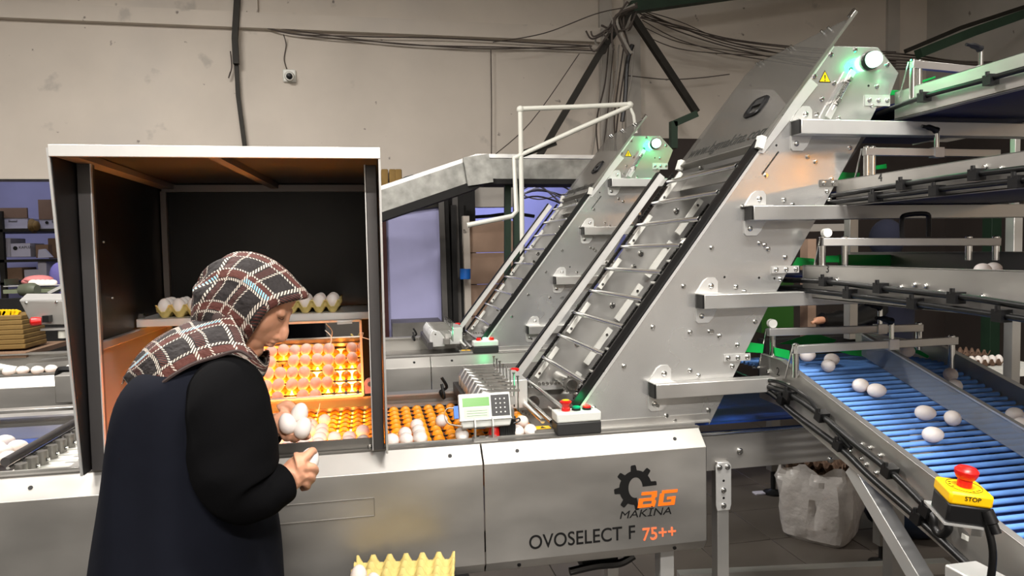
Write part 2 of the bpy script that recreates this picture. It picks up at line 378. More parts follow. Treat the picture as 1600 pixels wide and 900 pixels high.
G5 = 'cables down the pilaster'; L5 = 'thin cable hanging down the pilaster below the cable knot'
for k in range(7):
    x0 = 935 + k*8
    cable([(x0+8, 70), (x0+random.uniform(-4, 4), 130), (x0-6+random.uniform(-6, 6), 190), (x0-10+random.uniform(-8, 8), 245)], L5, random.uniform(.005, .008), CABLE if k % 3 else CABLEW, Y=6.85-.02*k, group=G5)
cable([(988, 70), (980, 100), (977, 150), (972, 190)], 'thick dark cable bundle hanging under the cable knot', .02, RUBBER, Y=6.3)
cable([(980, 118), (1040, 124), (1090, 122), (1140, 116)], 'single wire crossing the grey wall below the fanned cables', .005, Y=6.8)
G6 = 'cables on the lavender wall'; L6 = 'loose cable looping across the lavender wall behind the smaller elevator'
for k in range(7):
    cable([(735, 300+k*3), (790, 308+random.uniform(-12, 12)), (840, 300+random.uniform(-18, 12)), (890, 290+k*7), (905, 330+k*3)], L6, .010, CABLE if k % 2 else CABLEW, Y=8.2-.08*k, group=G6)
cable([(720, 340), (760, 338), (800, 334), (835, 338)], 'thick cable crossing above the tan board', .018, RUBBER, Y=7.2)

# truss conveyor along the wall
t = thing('truss_conveyor', P(745, 300, Y=5.6), 'galvanised overhead conveyor rising from behind the cabinet then running level', 'conveyor')
Yt = 5.5
a, b, c = P(330, 394, Y=Yt), P(745, 254, Y=Yt), P(985, 256, Y=Yt)
for nm, dz, h, m in (('side_channel', -.05, .16, GALV), ('top_flange', .05, .03, ALU)):
    MB().bar(a+EZ*dz, b+EZ*dz, .05, h).build(nm, m, t); MB().bar(b+EZ*dz, c+EZ*dz, .05, h).build(nm, m, t)
MB().bar(a+EZ*-.17+EY*.1, b+EZ*-.17+EY*.1, .3, .06).bar(b+EZ*-.15+EY*.1, c+EZ*-.15+EY*.1, .3, .04).build('belt_pan', DIRT, t)
MB().bar(b+Vector((-.1, -.06, -.08)), b+Vector((.10, -.06, -.05)), .03, .22).build('joint_plate', GALV, t)
for k in range(2): MB().bar(P(793+k*14, 270, Y=Yt+.1), P(793+k*14, 480, Y=Yt+.1), .05, .05, (0, 1, 0)).build('leg', GREENP, t)
tag(MB().ell(P(655, 288, Y=5.75)+EZ*-.02, .19, .12, .10).ell(P(640, 292, Y=5.75), .12, .12, .07).build('cloth_bundle', TEALC), 'dark teal cloth bundle lying on the sloping truss conveyor', 'bundle')
for k, x in enumerate((601, 613, 622)):
    q = P(x, 284, Y=5.9)
    tag(MB().cbox(q+EZ*-.02, (.055, .25, .22)).build('tray_stack', OCHRE, bevel=.01), ('ochre tray stack nearest the cabinet corner on the truss conveyor', 'middle ochre tray stack of three on the truss conveyor', 'ochre tray stack beside the teal bundle on the truss conveyor')[k], 'tray', 'ochre stacks on the truss conveyor')

# white pipe frame
t = thing('white_pipework', P(818, 480, Y=5.0), 'white plastic pipe frame standing behind the smaller elevator', 'pipe')
Yp_ = 5.0
for pts in ([(813, 172), (815, 300), (817, 480)], [(813, 170), (900, 167), (984, 163)], [(984, 166), (900, 203), (803, 247), (807, 330), (800, 338), (730, 352)]):
    MB().tube([P(x, y, Y=Yp_) for x, y in pts], .018, 10).build('pipe', PVC, t)
for x, y in ((813, 171), (984, 164)): MB().ell(P(x, y, Y=Yp_), .027, .027, .027).build('elbow', PVC, t)
MB().tube([P(984, 166, Y=Yp_), P(990, 180, Y=Yp_), P(994, 208, Y=Yp_)], .012, 8).build('spout', PVC, t)
MB().bar(P(812, 242, Y=5.05), P(868, 222, Y=5.05), .03, .05).build('clamp', IRON, t)

# door panel with dark red frame, dark corner, tan board
t = thing('door_panel', P(650, 530, Y=6.9), 'white painted door panel in a dark red frame behind the second grader', 'door')
p0 = P(608, 520, Y=6.9); p1 = P(686, 330, Y=6.9)
MB().box((p0.x, 6.9, .3), (p1.x, 6.94, p1.z+.25)).build('panel', LAV, t)
MB().box((p0.x-.09, 6.86, .3), (p0.x, 6.96, p1.z+.2)).build('frame_post', REDBR, t)
MB().bar((p0.x, 6.88, p1.z), (p1.x+.05, 6.88, p1.z+.08), .04, .06).build('frame_rail', IRON, t)
MB().box((p1.x, 6.86, .3), (p1.x+.07, 6.96, p1.z+.3)).build('frame_post', IRON, t)
q0 = P(690, 520, Y=6.8); q1 = P(735, 520, Y=6.8)
t = thing('sheet_stack', (q0.x, 6.75, 0), 'dark narrow sheets leaning in the corner beside the white door panel', 'sheets')
for k in range(6):
    x = q0.x + k*(q1.x-q0.x)/6
    MB().bar((x+.03, 6.62+.02*k, .0), (x+.02+random.uniform(-.03, .06), 6.7+.02*k, 2.1-.05*(k % 3)), .05, .02).build('sheet', DIRT if k % 3 else CONC, t)
tag(MB().box((q0.x-.06, 6.97, .0), (q1.x+.1, 7.3, 2.27)).build('wooden_partition', DIRT), 'blackened partition in the corner behind the leaning sheets', 'partition')
p0 = P(736, 500, Y=6.7); p1 = P(803, 345, Y=6.7)
t = thing('tan_board', (p0.x, 6.7, 0), 'tan tiled board standing between the leaning sheets and the green posts', 'board')
zz = p1.z
for k in range(4): MB().box((p0.x, 6.7, zz-.305*(k+1)+.006), (p1.x, 6.75, zz-.305*k)).build('tile', TAN, t, bevel=.004)
MB().box((p0.x-.06, 6.66, 0), (p0.x, 6.8, zz+.05)).build('edge_post', PLASTER, t)
tag(MB().box((P(730, 300, Y=7.1).x, 7.05, 2.0), (P(800, 300, Y=7.1).x, 7.2, 2.27)).build('plaster_block', PLASTER2), 'pale plaster block above the tan board', 'block')
tag(MB().cyl(P(727, 420, Y=6.5), P(727, 436, Y=6.5), .05, 14).build('bottle', BLUEPL), 'pale blue bottle hung beside the leaning sheets', 'bottle')
tag(MB().box((P(613, 530, Y=6.2).x, 6.1, .7), (P(690, 530, Y=6.2).x, 6.5, .95)).build('bench', STEELD), 'low steel bench behind the second egg grader', 'bench')

# shelving in the back room, upper left
t = thing('shelf_rack', P(40, 420, Y=8.6), 'dark shelf rack of cartons in the back room at left', 'shelf')
xa, xb = P(-60, 400, Y=8.6).x, P(130, 400, Y=8.6).x
for y in (358, 405, 440):
    z = P(50, y, Y=8.6).z; MB().box((xa, 8.55, z-.03), (xb, 9.2, z)).build('shelf', IRON, t)
for x in (xa, P(2, 400, Y=8.6).x, xb): MB().box((x, 8.55, 0), (x+.05, 8.6, P(50, 330, Y=8.6).z)).build('post', IRON, t)
def carton(x0, x1, y0, y1, Y, m, label, logo=None, dp=.35, flap=None):
    a, b = P(x0, y1, Y=Y), P(x1, y0, Y=Y)
    t = thing('carton', ((a.x+b.x)/2, Y, a.z), label, 'carton')
    MB().box((a.x, Y, a.z), (b.x, Y+dp, b.z)).build('box', m, t, bevel=.006)
    if flap: 
        zf = P(x0, flap, Y=Y).z
        MB().box((a.x, Y-.006, b.z-.002), (b.x, Y+.02, zf)).build('open_flap', CARD, t)
    if logo:
        text(logo, 'printed_logo', INK, t, (a.x+(b.x-a.x)*.42, Y-.002, a.z+(b.z-a.z)*.62), EX, EZ, (b.z-a.z)*.26)
        MB().prism(circ((a.x+(b.x-a.x)*.25, Y-.001, a.z+(b.z-a.z)*.65), EX, EZ, (b.z-a.z)*.15, 14), (0, -.003, 0)).build('printed_mark', INK, t)
    return t
carton(-8, 43, 340, 358, 8.6, CARDW, 'white carton with black printed logo, left on the top shelf', 'Ecoeef', flap=325)
carton(62, 108, 342, 358, 8.6, CARDW, 'white carton with brown open flap, right on the top shelf', 'Ecoeef', flap=312)
carton(17, 47, 380, 402, 8.6, CARDW, 'white tilted carton with dark lettering on the middle shelf', 'KAPUZ')
carton(0, 16, 372, 402, 8.65, CARDW, 'plain white carton at the left end of the middle shelf')
carton(56, 75, 382, 403, 8.6, CARD, 'open brown carton right of the lettered carton')
carton(76, 98, 372, 404, 8.7, CARD, 'tall brown carton at the right end of the middle shelf')
carton(38, 60, 421, 436, 8.6, CARDW, 'low white carton on the bottom shelf')
carton(60, 72, 408, 436, 8.6, CARDW, 'grey white carton standing on edge on the bottom shelf')
carton(10, 34, 418, 438, 8.6, CARD, 'dull brown carton at the left of the bottom shelf')
tag(MB().ell(P(53, 354, Y=8.6), .055, .08, .07).ell(P(50, 349, Y=8.6), .035, .05, .05).ell(P(57, 353, Y=8.55), .035, .05, .055).build('sack', OCHRE), 'small crumpled ochre sack between the two top shelf cartons', 'sack')
q = P(68, 398, Y=8.5)
tag(MB().prism([P(59, 403, Y=8.5), P(81, 402, Y=8.5), P(69, 389, Y=8.5), (P(60, 390, Y=8.5))], (0, .05, 0)).build('folded_paper', CARDW), 'crumpled white paper before the open brown carton', 'paper')
mb = MB(); q = P(94, 430, Y=8.3); mb.ell(q, .10, .08, .14).ell(q+Vector((.06, 0, -.12)), .08, .08, .16)
tag(mb.build('garment', mat('lilac_cloth', (.55, .52, .82), .8)), 'lilac striped garment hanging at the right end of the shelf rack', 'garment')
# ------------------------------------------------------------------ egg grader (front line): body and roller bed
FY = 2.0924                                    # plane of the front panels
OFF = Vector((0, 1.89, 0))                     # the second line runs parallel behind the first
XR = 1.055
def front_panel(mb, x0, x1, endcap=False):
    g = .0022; x0 += g; x1 -= g
    pr = [(FY+.055, .952), (FY, .902), (FY, .592), (FY+.022, .558), (FY+.05, .558)]
    th = .004
    outer = pr; inner = [(y+th*1.2, z-.002) for y, z in pr]
    ring = outer + inner[::-1]
    mb.loft([[Vector((x0, y, z)) for y, z in ring], [Vector((x1, y, z)) for y, z in ring]])
    if endcap: mb.prism([(x1, y, z) for y, z in pr] + [(x1, FY+.2, .56), (x1, FY+.2, .952)], (-.003, 0, 0))
    return mb
gr = thing('egg_grader', (0.1, 2.5, 0), 'long stainless egg grader in front with black gear emblem on its panel', 'machine')
SEAMS = [-2.3, -.722, .319, XR]
for i in range(3):
    fp = front_panel(MB(), SEAMS[i], SEAMS[i+1], i == 2).build('front_panel', STEELP, gr, bevel=.0012)
    if i == 1: p1 = fp
    if i == 2: logo_panel = fp
rec = MB()
a, b = P(430, 779, Y=FY), P(584, 777, Y=FY)
zt, zb, xl, xr = P(584, 778, Y=FY).z, P(584, 806, Y=FY).z, -.62, P(585, 790, Y=FY).x
for q0, q1 in (((xl, zt), (xr, zt)), ((xl, zb), (xr, zb)), ((xr, zt), (xr, zb))):
    rec.bar((q0[0], FY-.001, q0[1]), (q1[0], FY-.001, q1[1]), .002, .0022, (0, 1, 0))
rec.build('hatch_outline', STEELD, p1)
for x, z in ((P(703, 711, Y=FY+.03).x, .928), (P(808, 703, Y=FY+.03).x, .928), (P(1054, 688, Y=FY+.03).x, .928), (P(48, 760, Y=FY+.03).x, .928)):
    k = (.952-z)/.05; MB().cyl((x, FY+.055-.055*k, z), (x, FY+.055-.055*k-.0015, z+.0015), .006, 12).build('screw_hole', INK, gr)
for x in (P(812, 884, Y=FY).x, P(1056, 861, Y=FY).x): MB().cyl((x, FY+.011, .575), (x, FY+.007, .574), .006, 12).build('screw_hole', INK, gr)
# top rail: two steel lips and the bed walls
MB().box((-2.3, FY+.055, .945), (XR, FY+.075, .957)).build('top_lip', STEELD, gr)
MB().box((-2.3, FY+.088, .86), (XR, FY+.094, .962)).build('inner_wall', STEEL, gr)
MB().box((-2.3, FY+.07, .935), (XR, FY+.095, .946)).build('rail_floor', STEELD, gr)
YB = 2.84                                      # back of the bed
MB().box((-2.3, YB, .70), (XR, YB+.006, .985)).build('back_wall', STEELP, gr)
MB().box((-2.3, YB-.045, .985), (XR, YB+.02, .992)).build('back_flange', STEEL, gr)
MB().box((-2.3, YB-.05, .90), (XR, YB-.044, .955)).build('back_rail', STEEL, gr)
MB().box((-2.3, FY+.1, .80), (XR, YB, .806)).build('bed_pan', STEELD, gr)
MB().box((XR-.05, FY+.1, .60), (XR-.045, YB, .93)).build('end_wall', STEELD, gr)
for x in (P(1038, 880, Y=2.2).x, -.65, -2.0):
    for y in (2.20, 2.75):
        lg = MB().box((x-.025, y-.025, .02), (x+.025, y+.025, .80)).build('leg', ALU, gr, bevel=.003)
        MB().lathe((x, y, 0), EZ, [(.045, 0), (.045, .012), (.012, .018), (.012, .05)], 14).build('foot', BLACKPL, lg)
MB().box((.1, 2.16, .60), (XR-.12, 2.18, .66)).build('cross_beam', DGREY, gr)
MB().tube([P(890, 893, Y=2.25), P(930, 884, Y=2.25), P(968, 880, Y=2.25), P(990, 868, Y=2.25)], .014, 8, 6).build('cable_loop', RUBBER, gr)
MB().box((P(905, 900, Y=2.3).x, 2.26, .46), (P(960, 900, Y=2.3).x, 2.34, .56)).build('gear_motor', BLACKPL, gr)

# lettering and emblem on the right panel
def onp(x, y): return P(x, y, Y=FY-.0006)
u = onp(1003, 833) - onp(827, 857)
text('F', 'lettering', INK, logo_panel, (onp(981, 846).x, FY-.0006, onp(826, 858.5).z), EX, EZ, .0625, sx=.89, bold=.0005)
text('OVOSELECT', 'lettering', INK, logo_panel, (onp(826, 860).x, FY-.0006, onp(826, 858.5).z), EX, EZ, .0625, sx=.89, bold=.0005)
text('75++', 'orange_lettering', CORINK, logo_panel, (onp(1003, 842).x, FY-.0006, onp(1003, 845).z), EX, EZ, .058, sx=.95, bold=.0006)
text('MAKİNA', 'lettering', INK, logo_panel, (onp(967, 811).x, FY-.0006, onp(967, 811).z), EX, EZ, .035, sx=1.28, shear=.2)
c = onp(993, 762); c = Vector((c.x, FY-.0008, c.z))
R_ = .072; tx = []
N_ = 8
for i in range(N_):
    for k, q in ((-.23, .74), (-.13, 1.0), (.13, 1.0), (.23, .74)):
        a = 2*pi*(i+k)/N_ + .1; tx.append((a, q))
outer = []; 
for (a, q) in tx: outer.append((a, q))
def gearpt(a, q): return c + EX*cos(a)*R_*q + EZ*sin(a)*R_*q*1.02
n = 96; mb = MB(); 
def rad(a):                                    # radius of the toothed outline at an angle
    f = ((a-.1)/(2*pi)*N_) % 1.0; f = f-1 if f > .5 else f; f = abs(f)
    return 1.0 if f < .15 else .76 if f > .23 else 1.0 - .24*(f-.15)/.08
segs = [2*pi*i/192 for i in range(193)]
for a0, a1 in zip(segs, segs[1:]):
    am = (a0+a1)/2 % (2*pi)
    if -1.42+2*pi < am or am < .02: continue   # lower right quarter is open for the letters
    q = [gearpt(a0, rad(a0)), gearpt(a1, rad(a1))]
    h = [c + EX*cos(a)*R_*.33 + EZ*sin(a)*R_*.46 for a in (a1, a0)]
    mb.prism([q[0], q[1], h[0], h[1]], (0, .0006, 0))
mb.build('gear_emblem', INK, logo_panel)
def slab(pts, name, m, par): 
    mb = MB()
    for poly in pts: mb.prism([Vector((x, FY-.0012, z)) for x, z in poly], (0, .0008, 0))
    return mb.build(name, m, par)
bx, bz = onp(996, 794).x, onp(996, 794).z; W_, H_ = .060, .050
def L(poly, ox): return [(bx+ox+x*W_+z*H_*.18, bz+z*H_) for x, z in poly]
B_ = [[(0, 0), (.9, 0), (1, .1), (1, .4), (.9, .5), (0, .5)]]
def strokes(rects, ox): return [L([(x0, z0), (x1, z0), (x1, z1), (x0, z1)], ox) for x0, z0, x1, z1 in rects]
slab(strokes([(0, 0, .98, .2), (0, .4, .92, .6), (.1, .8, .98, 1), (0, .2, .26, .4), (.76, .2, 1, .4), (.7, .6, 1, .8)], 0), 'orange_initial', ORINK, logo_panel)
slab(strokes([(0, 0, .95, .2), (0, .2, .26, .8), (.1, .8, 1.0, 1), (.72, .2, .95, .55), (.45, .38, .72, .55)], .0695), 'orange_initial', ORINK, logo_panel)

# roller rows and rods
PX, PYR, ZAX = .0445, .066, .935
NX0, NX1 = -17, 12
ROWS = [FY+.13+PYR*j for j in range(9)]
shaft = None
for i in range(NX0, NX1):                      # each shaft carries nine orange rollers
    x = PX*(i+.5) + .004
    if shaft is None:
        x00 = x; shaft = MB().cyl((x, FY+.095, ZAX), (x, YB-.05, ZAX), .006, 8).build('shaft', STEELB, gr)
        rol = MB().lathe((x, ROWS[0]-.014, ZAX), EY, [(.009, 0), (.0185, .004), (.0195, .009), (.0195, .019), (.0185, .024), (.009, .028)], 14).build('roller', ORANGE, shaft)
        rols = [rol]
        for y in ROWS[1:]: c2 = rol.copy(); COL.objects.link(c2); c2.parent = shaft; c2.location = (0, y-ROWS[0], 0); rols.append(c2)
    else:
        c2 = shaft.copy(); COL.objects.link(c2); c2.parent = gr; c2.location = (x-x00, 0, 0)
        for r0 in rols: c3 = r0.copy(); COL.objects.link(c3); c3.parent = c2
for j in range(10):
    y = FY+.13+PYR*(j-.5); MB().bar((NX0*PX, y, ZAX+.004), (NX1*PX, y, ZAX+.004), .005, .006).build('guide_rod', BLACKPL, gr)
lb = MB().box((-.765, FY+.11, .83), (-.025, YB-.06, .86)).build('light_box', STEELD, gr)
for k in range(5):
    y0 = FY+.125 + k*.118; MB().box((-.75, y0, .861), (-.035, y0+.105, .866)).build('lit_diffuser', GLOW, lb)

# second grader behind: the same panels, bed walls and flange
g2 = thing('egg_grader', Vector((0.1, 2.5, 0))+OFF, 'second stainless egg grader standing behind the front one', 'machine')
for i in range(3):
    mb = front_panel(MB(), SEAMS[i], SEAMS[i+1], i == 2); mb.v = [v+OFF for v in mb.v]; mb.build('front_panel', STEELP, g2, bevel=.0012)
def o2(mb, name, m): mb.v = [v+OFF for v in mb.v]; return mb.build(name, m, g2)
o2(MB().box((-2.3, FY+.055, .945), (XR, FY+.075, .957)), 'top_lip', STEELD)
o2(MB().box((-2.3, FY+.088, .86), (XR, FY+.094, .962)), 'inner_wall', STEEL)
o2(MB().box((-2.3, YB, .70), (XR, YB+.006, .985)).box((-2.3, YB-.045, .985), (XR, YB+.02, .992)), 'back_wall', STEELP)
o2(MB().box((-2.3, FY+.1, .80), (XR, YB, .90)), 'bed_pan', STEELD)
for x in (1.0, -2.0, -.65):
    for y in (2.2, 2.75):
        o2(MB().box((x-.025, y-.025, 0), (x+.025, y+.025, .8)), 'leg', ALU)
for px in (640+7, 706): 
    q = P(px, 563, Y=FY+.03+OFF.y); o2(MB().cyl((q.x, FY+.028, .928), (q.x, FY+.0265, .9295), .007, 12), 'screw_hole', INK)

# ------------------------------------------------------------------ candling cabinet
cb = thing('candling_cabinet', (-.38, 2.5, .96), 'tall black candling cabinet, open at front, over the lit roller bed', 'cabinet')
XL, XRc, YK, ZT = -.782, .028, 2.93, 1.832
MB().prism([(XL, 1.981, ZT), (XL, 2.085, .962), (XL, YK, .962), (XL, YK, ZT)], (-.004, 0, 0)).build('side_panel', BLACKP, cb)
MB().prism([(XRc, 1.981, ZT), (XRc, 2.085, .962), (XRc, YK, .962), (XRc, YK, ZT)], (.004, 0, 0)).build('side_panel', BLACKP, cb)
for xs in (XL-.005, XRc+.0035): MB().bar((xs, 1.978, ZT), (xs, 2.082, .962), .006, .006, (0, 1, 0)).build('edge_trim', ALU, cb)
MB().box((XL, YK, .96), (XRc, YK+.004, ZT)).build('back_panel', BLACKP, cb)
MB().box((XL, 1.985, ZT), (XRc, YK, ZT+.004)).build('roof', DGREY, cb)
MB().box((XL-.004, 1.975, ZT-.022), (XRc+.006, 1.985, ZT+.008)).build('front_beam', ALU, cb, bevel=.001)
for x0, x1 in ((XL+.002, XL+.036), (XRc-.036, XRc-.004)):
    MB().box((x0, 2.13, .96), (x1, 2.165, ZT-.02)).build('post', DGREY, cb, bevel=.002)
    MB().box((x1 if x0 < -.4 else x0-.003, 2.128, .96), (x1+.003 if x0 < -.4 else x0, 2.14, ZT-.02)).build('post_edge', ALU, cb)
MB().box((XL+.004, YK-.03, .97), (XL+.024, YK-.006, ZT-.03)).build('rear_post', COPPERY, cb)
MB().box((XL+.01, YK-.03, ZT-.032), (XRc, YK-.004, ZT-.006)).build('rear_beam', COPPERY, cb)
MB().bar((XL+.03, 2.0, ZT-.012), (XL+.03, YK, ZT-.012), .05, .018).build('roof_rail', COPPERY, cb)
xa, xb2 = P(350, 240, Z=ZT).x, P(435, 291, Z=ZT).x
MB().bar((xa-.015, 2.0, ZT-.010), (xb2, YK, ZT-.010), .03, .02).build('roof_rib', COPPERY, cb)
MB().box((XL+.001, 2.165, .975), (XL+.008, YK-.03, 1.285)).build('inner_lining', COPPERY, cb)
MB().box((XL+.001, 2.165, 1.287), (XL+.02, YK-.03, 1.312)).build('lining_lip', COPPERY, cb, bevel=.003)
MB().box((-.35, YK-.01, .97), (XRc-.004, YK-.004, 1.30)).build('back_lining', BLACKP, cb)
for z, y in ((1.60, 2.3), (1.43, 2.35)): MB().cyl((XL+.006, y, z), (XL+.002, y, z), .003, 8).build('rivet', ALU, cb)
sh = MB().box((XL+.004, 2.56, 1.318), (XRc-.006, 2.563, 1.345)).box((XL+.004, 2.56, 1.342), (XRc-.006, YK-.02, 1.345)).build('shelf', ALU, cb, bevel=.001)
MB().box((XL+.008, 2.57, 1.345), (XL+.024, 2.59, 1.362)).build('shelf_clip', STEELB, sh)
MB().box((XRc-.012, 2.6, 1.345), (XRc-.008, YK-.03, 1.375)).build('shelf_stop', DGREY, sh)
rl = MB().box((XL+.03, FY+.082, .955), (XRc-.03, FY+.09, .987)).build('bottom_rail', STEELD, cb)
q = P(578, 698, Y=FY+.08); MB().lathe((q.x, FY+.082, q.z), -EY, [(.007, 0), (.007, .003), (.004, .004)], 14).build('rail_screw', STEELB, rl)
q = P(578, 600, Y=2.45); kb = MB().cyl(q, q+Vector((0, .02, 0)), .019, 22).cbox(q+Vector((0, .01, -.018)), (.036, .016, .03)).build('swivel_bracket', PINKPL, cb)
MB().cyl(q+Vector((0, -.003, 0)), q, .008, 14).build('slot_screw', STEELD, kb)

# inspection mirror leaning forward over the bed, hung on two cords
mt_, mb_ = P(563, 500, Y=2.492), P(567, 617, Y=2.575)
xl = -.60
mi = thing('inspection_mirror', (-.3, 2.55, mb_.z), 'tilted inspection mirror in the cabinet showing the glowing eggs below', 'mirror')
TL, TR, BR, BL = Vector((xl, mt_.y, mt_.z)), Vector((mt_.x, mt_.y, mt_.z)), Vector((mt_.x, mb_.y, mb_.z)), Vector((xl, mb_.y, mb_.z))
nrm = (TR-TL).cross(BL-TL).normalized(); 
if nrm.y > 0: nrm = -nrm
MB().prism([TL, TR, BR, BL], -nrm*.003).build('mirror_glass', GLASSM, mi, smooth=False)
MB().prism([p - nrm*.004 for p in (TL, TR, BR, BL)], -nrm*.004).build('backing', COPPERY, mi, smooth=False)
for a, b in ((TL, TR), (TR, BR), (BR, BL), (BL, TL)): MB().bar(a+nrm*.001, b+nrm*.001, .008, .008, nrm).build('frame_bar', ALU, mi)
q = P(527, 505, Y=2.485); MB().bar(q, q+Vector((.05, 0, .001)), .012, .008).build('latch', STEEL, mi)
h0 = P(562, 520, Y=2.47); MB().tube([h0, h0+Vector((.012, -.005, 0)), P(566, 527, Y=2.47), P(586, 533, Y=2.47), P(587, 556, Y=2.47)], .0016, 6).build('wire_hook', WHITEPL, mi)
for pts in ([P(508, 516, Y=2.47), P(518, 527, Y=2.48), P(515, 542, Y=2.485)], [P(500, 630, Y=2.6), P(498, 640, Y=2.6), P(495, 650, Y=2.58)]):
    MB().tube(pts, .0016, 6, 4).build('cord', WHITEPL, mi)

# ------------------------------------------------------------------ eggs
def egg_mesh():
    n, m = 20, 14; vs = []; fs = []
    for j in range(1, m):
        t = pi*j/m; z = -cos(t); r = sin(t)*(1-.10*z)
        for i in range(n): vs.append((.022*r*cos(2*pi*i/n), .022*r*sin(2*pi*i/n), .0285*z))
    vs += [(0, 0, -.0285), (0, 0, .0285)]; a = len(vs)-2
    for j in range(m-2):
        for i in range(n): fs.append((j*n+i, j*n+(i+1) % n, (j+1)*n+(i+1) % n, (j+1)*n+i))
    for i in range(n): fs += [(a, (i+1) % n, i), (a+1, (m-2)*n+i, (m-2)*n+(i+1) % n)]
    me = bpy.data.meshes.new('egg'); me.from_pydata(vs, [], fs); me.shade_smooth(); me.materials.append(EGGW); return me
EGGM = egg_mesh()
def egg(loc, label, group=None, axis=None, s=1.0):
    o = bpy.data.objects.new('egg', EGGM); COL.objects.link(o); o.location = loc; o.scale = (s, s, s)
    d = Vector(axis) if axis is not None else Vector((random.uniform(-.3, .3), 1, random.uniform(-.1, .1)))
    o.rotation_euler = d.to_track_quat('Z', 'Y').to_euler()
    return tag(o, label, 'egg', group)
ZE = ZAX + .0185 + .0115
random.seed(11)
CL = 'egg glowing orange on the lit rollers inside the cabinet'; CG = 'eggs over the candling lamps'
bare = {(-3, 0), (-5, 2), (-8, 1), (-10, 3), (-4, 4), (-2, 2), (-7, 4), (-6, 5), (-9, 5), (-3, 3), (-11, 1), (-5, 5), (-2, 3)}
for i in range(-15, 0):
    for j in range(8):
        if i == -1 and j not in (0, 2): continue
        if i == -2 and j not in (0, 1, 2): continue
        if i == -3 and j not in (1, 3): continue
        if (i, j) in bare: continue
        if j == 5 and i not in (-14, -12, -11, -10, -8, -7, -4, -13): continue
        if j == 6 and i not in (-8, -13): continue
        if j == 7: continue
        egg((PX*i+.004 + random.uniform(-.002, .002), ROWS[j]+random.uniform(-.004, .004), ZE), CL, CG, s=random.uniform(.95, 1.02))
def bed_egg(px, py, label, group=None):
    q = P(px, py, Z=ZE); i = round((q.x-.004)/PX); egg((PX*i+.004, max(q.y, FY+.122), ZE), label, group, s=random.uniform(.96, 1.02))
WL2 = 'white egg in the row of four on the rollers right of the cabinet post'; WG = 'row of four white eggs on the rollers'
for px, py in ((658, 664), (661, 673), (663.5, 681), (666, 690)): bed_egg(px, py, WL2, WG)
bed_egg(640, 677, 'single white egg left of the row of four on the rollers')
bed_egg(622, 694, 'white egg at the front rail just right of the cabinet post')
bed_egg(692, 657, 'pinkish white egg left of the terminal near the paper loop')
for px, py in ((727, 677), (731, 686)): bed_egg(px, py, 'white egg half hidden under the left end of the terminal', 'eggs under the terminal')
bed_egg(646, 699, 'white egg peeking over the front rail between two others')
bed_egg(814, 659, 'white egg behind the black motor at the elevator foot'); bed_egg(810, 677, 'white egg touching the black motor beside the orange roller')
bed_egg(834, 681, 'white egg by the yellow warning plate at the elevator foot')

# egg trays
def tray_mb(nx, ny, p=.0475, h=.045, sub=8):
    mb = MB(); W, D = nx*sub, ny*sub; vs = []; fs = []
    for j in range(D+1):
        for i in range(W+1):
            x, y = i/sub, j/sub
            fx, fy = x-floor(x+.5), y-floor(y+.5); dk = sqrt(fx*fx+fy*fy)      # from the nearest peg
            gx, gy = x-floor(x)-.5, y-floor(y)-.5; dc = sqrt(gx*gx+gy*gy)      # from the cup's centre
            sst = lambda v, a, b: (lambda t: t*t*(3-2*t))(max(0, min(1, (v-a)/(b-a))))
            z = .023*(1-sst(dk, .12, .36)) + .021*sst(dc, .16, .46)
            vs.append(Vector(((x-nx/2)*p, (y-ny/2)*p, z)))
    for j in range(D):
        for i in range(W): a = j*(W+1)+i; fs.append((a, a+1, a+W+2, a+W+1))
    return mb.add(vs, fs)
def tray(loc, m, label, nx=6, ny=6, rot=0, group=None, p=.0475):
    t = thing('egg_tray', loc, label, 'egg tray', group); mb = tray_mb(nx, ny, p)
    R = Matrix.Rotation(rot, 3, 'Z'); mb.v = [R @ v + Vector(loc) for v in mb.v]
    o = mb.build('pulp_tray', m, t, sharp=60); sd = o.modifiers.new('solid', 'SOLIDIFY'); sd.thickness = .0025; sd.offset = -1
    return t
t1 = (P(248, 480, Y=2.62).x+.143, 2.72, 1.3455); t2 = (P(531, 475, Y=2.62).x-.143, 2.72, 1.3455)
tray(t1, TRAYY, 'yellow egg tray at the left end of the cabinet shelf')
tray(t2, TRAYY, 'yellow egg tray at the right end of the cabinet shelf')
for tt, lab, g in ((t1, 'white egg standing in the left tray on the cabinet shelf', 'eggs in the left shelf tray'), (t2, 'white egg standing in the right tray on the cabinet shelf', 'eggs in the right shelf tray')):
    for i in range(6):
        for j in range(3):
            egg((tt[0]+(i-2.5)*.0475, tt[1]+(j-2.5)*.0475, tt[2]+.037), lab, g, axis=(random.uniform(-.25, .25), random.uniform(-.25, .25), random.choice((1, -1))))
bt = P(622, 885, Z=.72); bt = Vector((P(543, 868, Z=.72).x+.143, 1.90, .63))
tray(bt, TRAYY, 'yellow egg tray in the foreground with two eggs', rot=-.14)
egg(bt+Matrix.Rotation(-.14, 3, 'Z') @ Vector((-.119, .024, .037)), 'white egg in the front left cup of the foreground yellow tray', axis=(.1, .1, 1), s=1.06)
egg(bt+Matrix.Rotation(-.14, 3, 'Z') @ Vector((-.071, -.024, .037)), 'white egg second from left in the foreground yellow tray', axis=(-.1, .1, 1))
t = thing('side_table', (bt.x, bt.y, 0), 'steel side table carrying the foreground egg tray', 'table')
MB().box((bt.x-.13, bt.y-.13, .61), (bt.x+.13, bt.y+.13, .628)).build('table_top', STEEL, t)
for sx in (-1, 1):
    for sy in (-1, 1): MB().box((bt.x+sx*.11-.012, bt.y+sy*.11-.012, 0), (bt.x+sx*.11+.012, bt.y+sy*.11+.012, .61)).build('leg', STEELD, t)

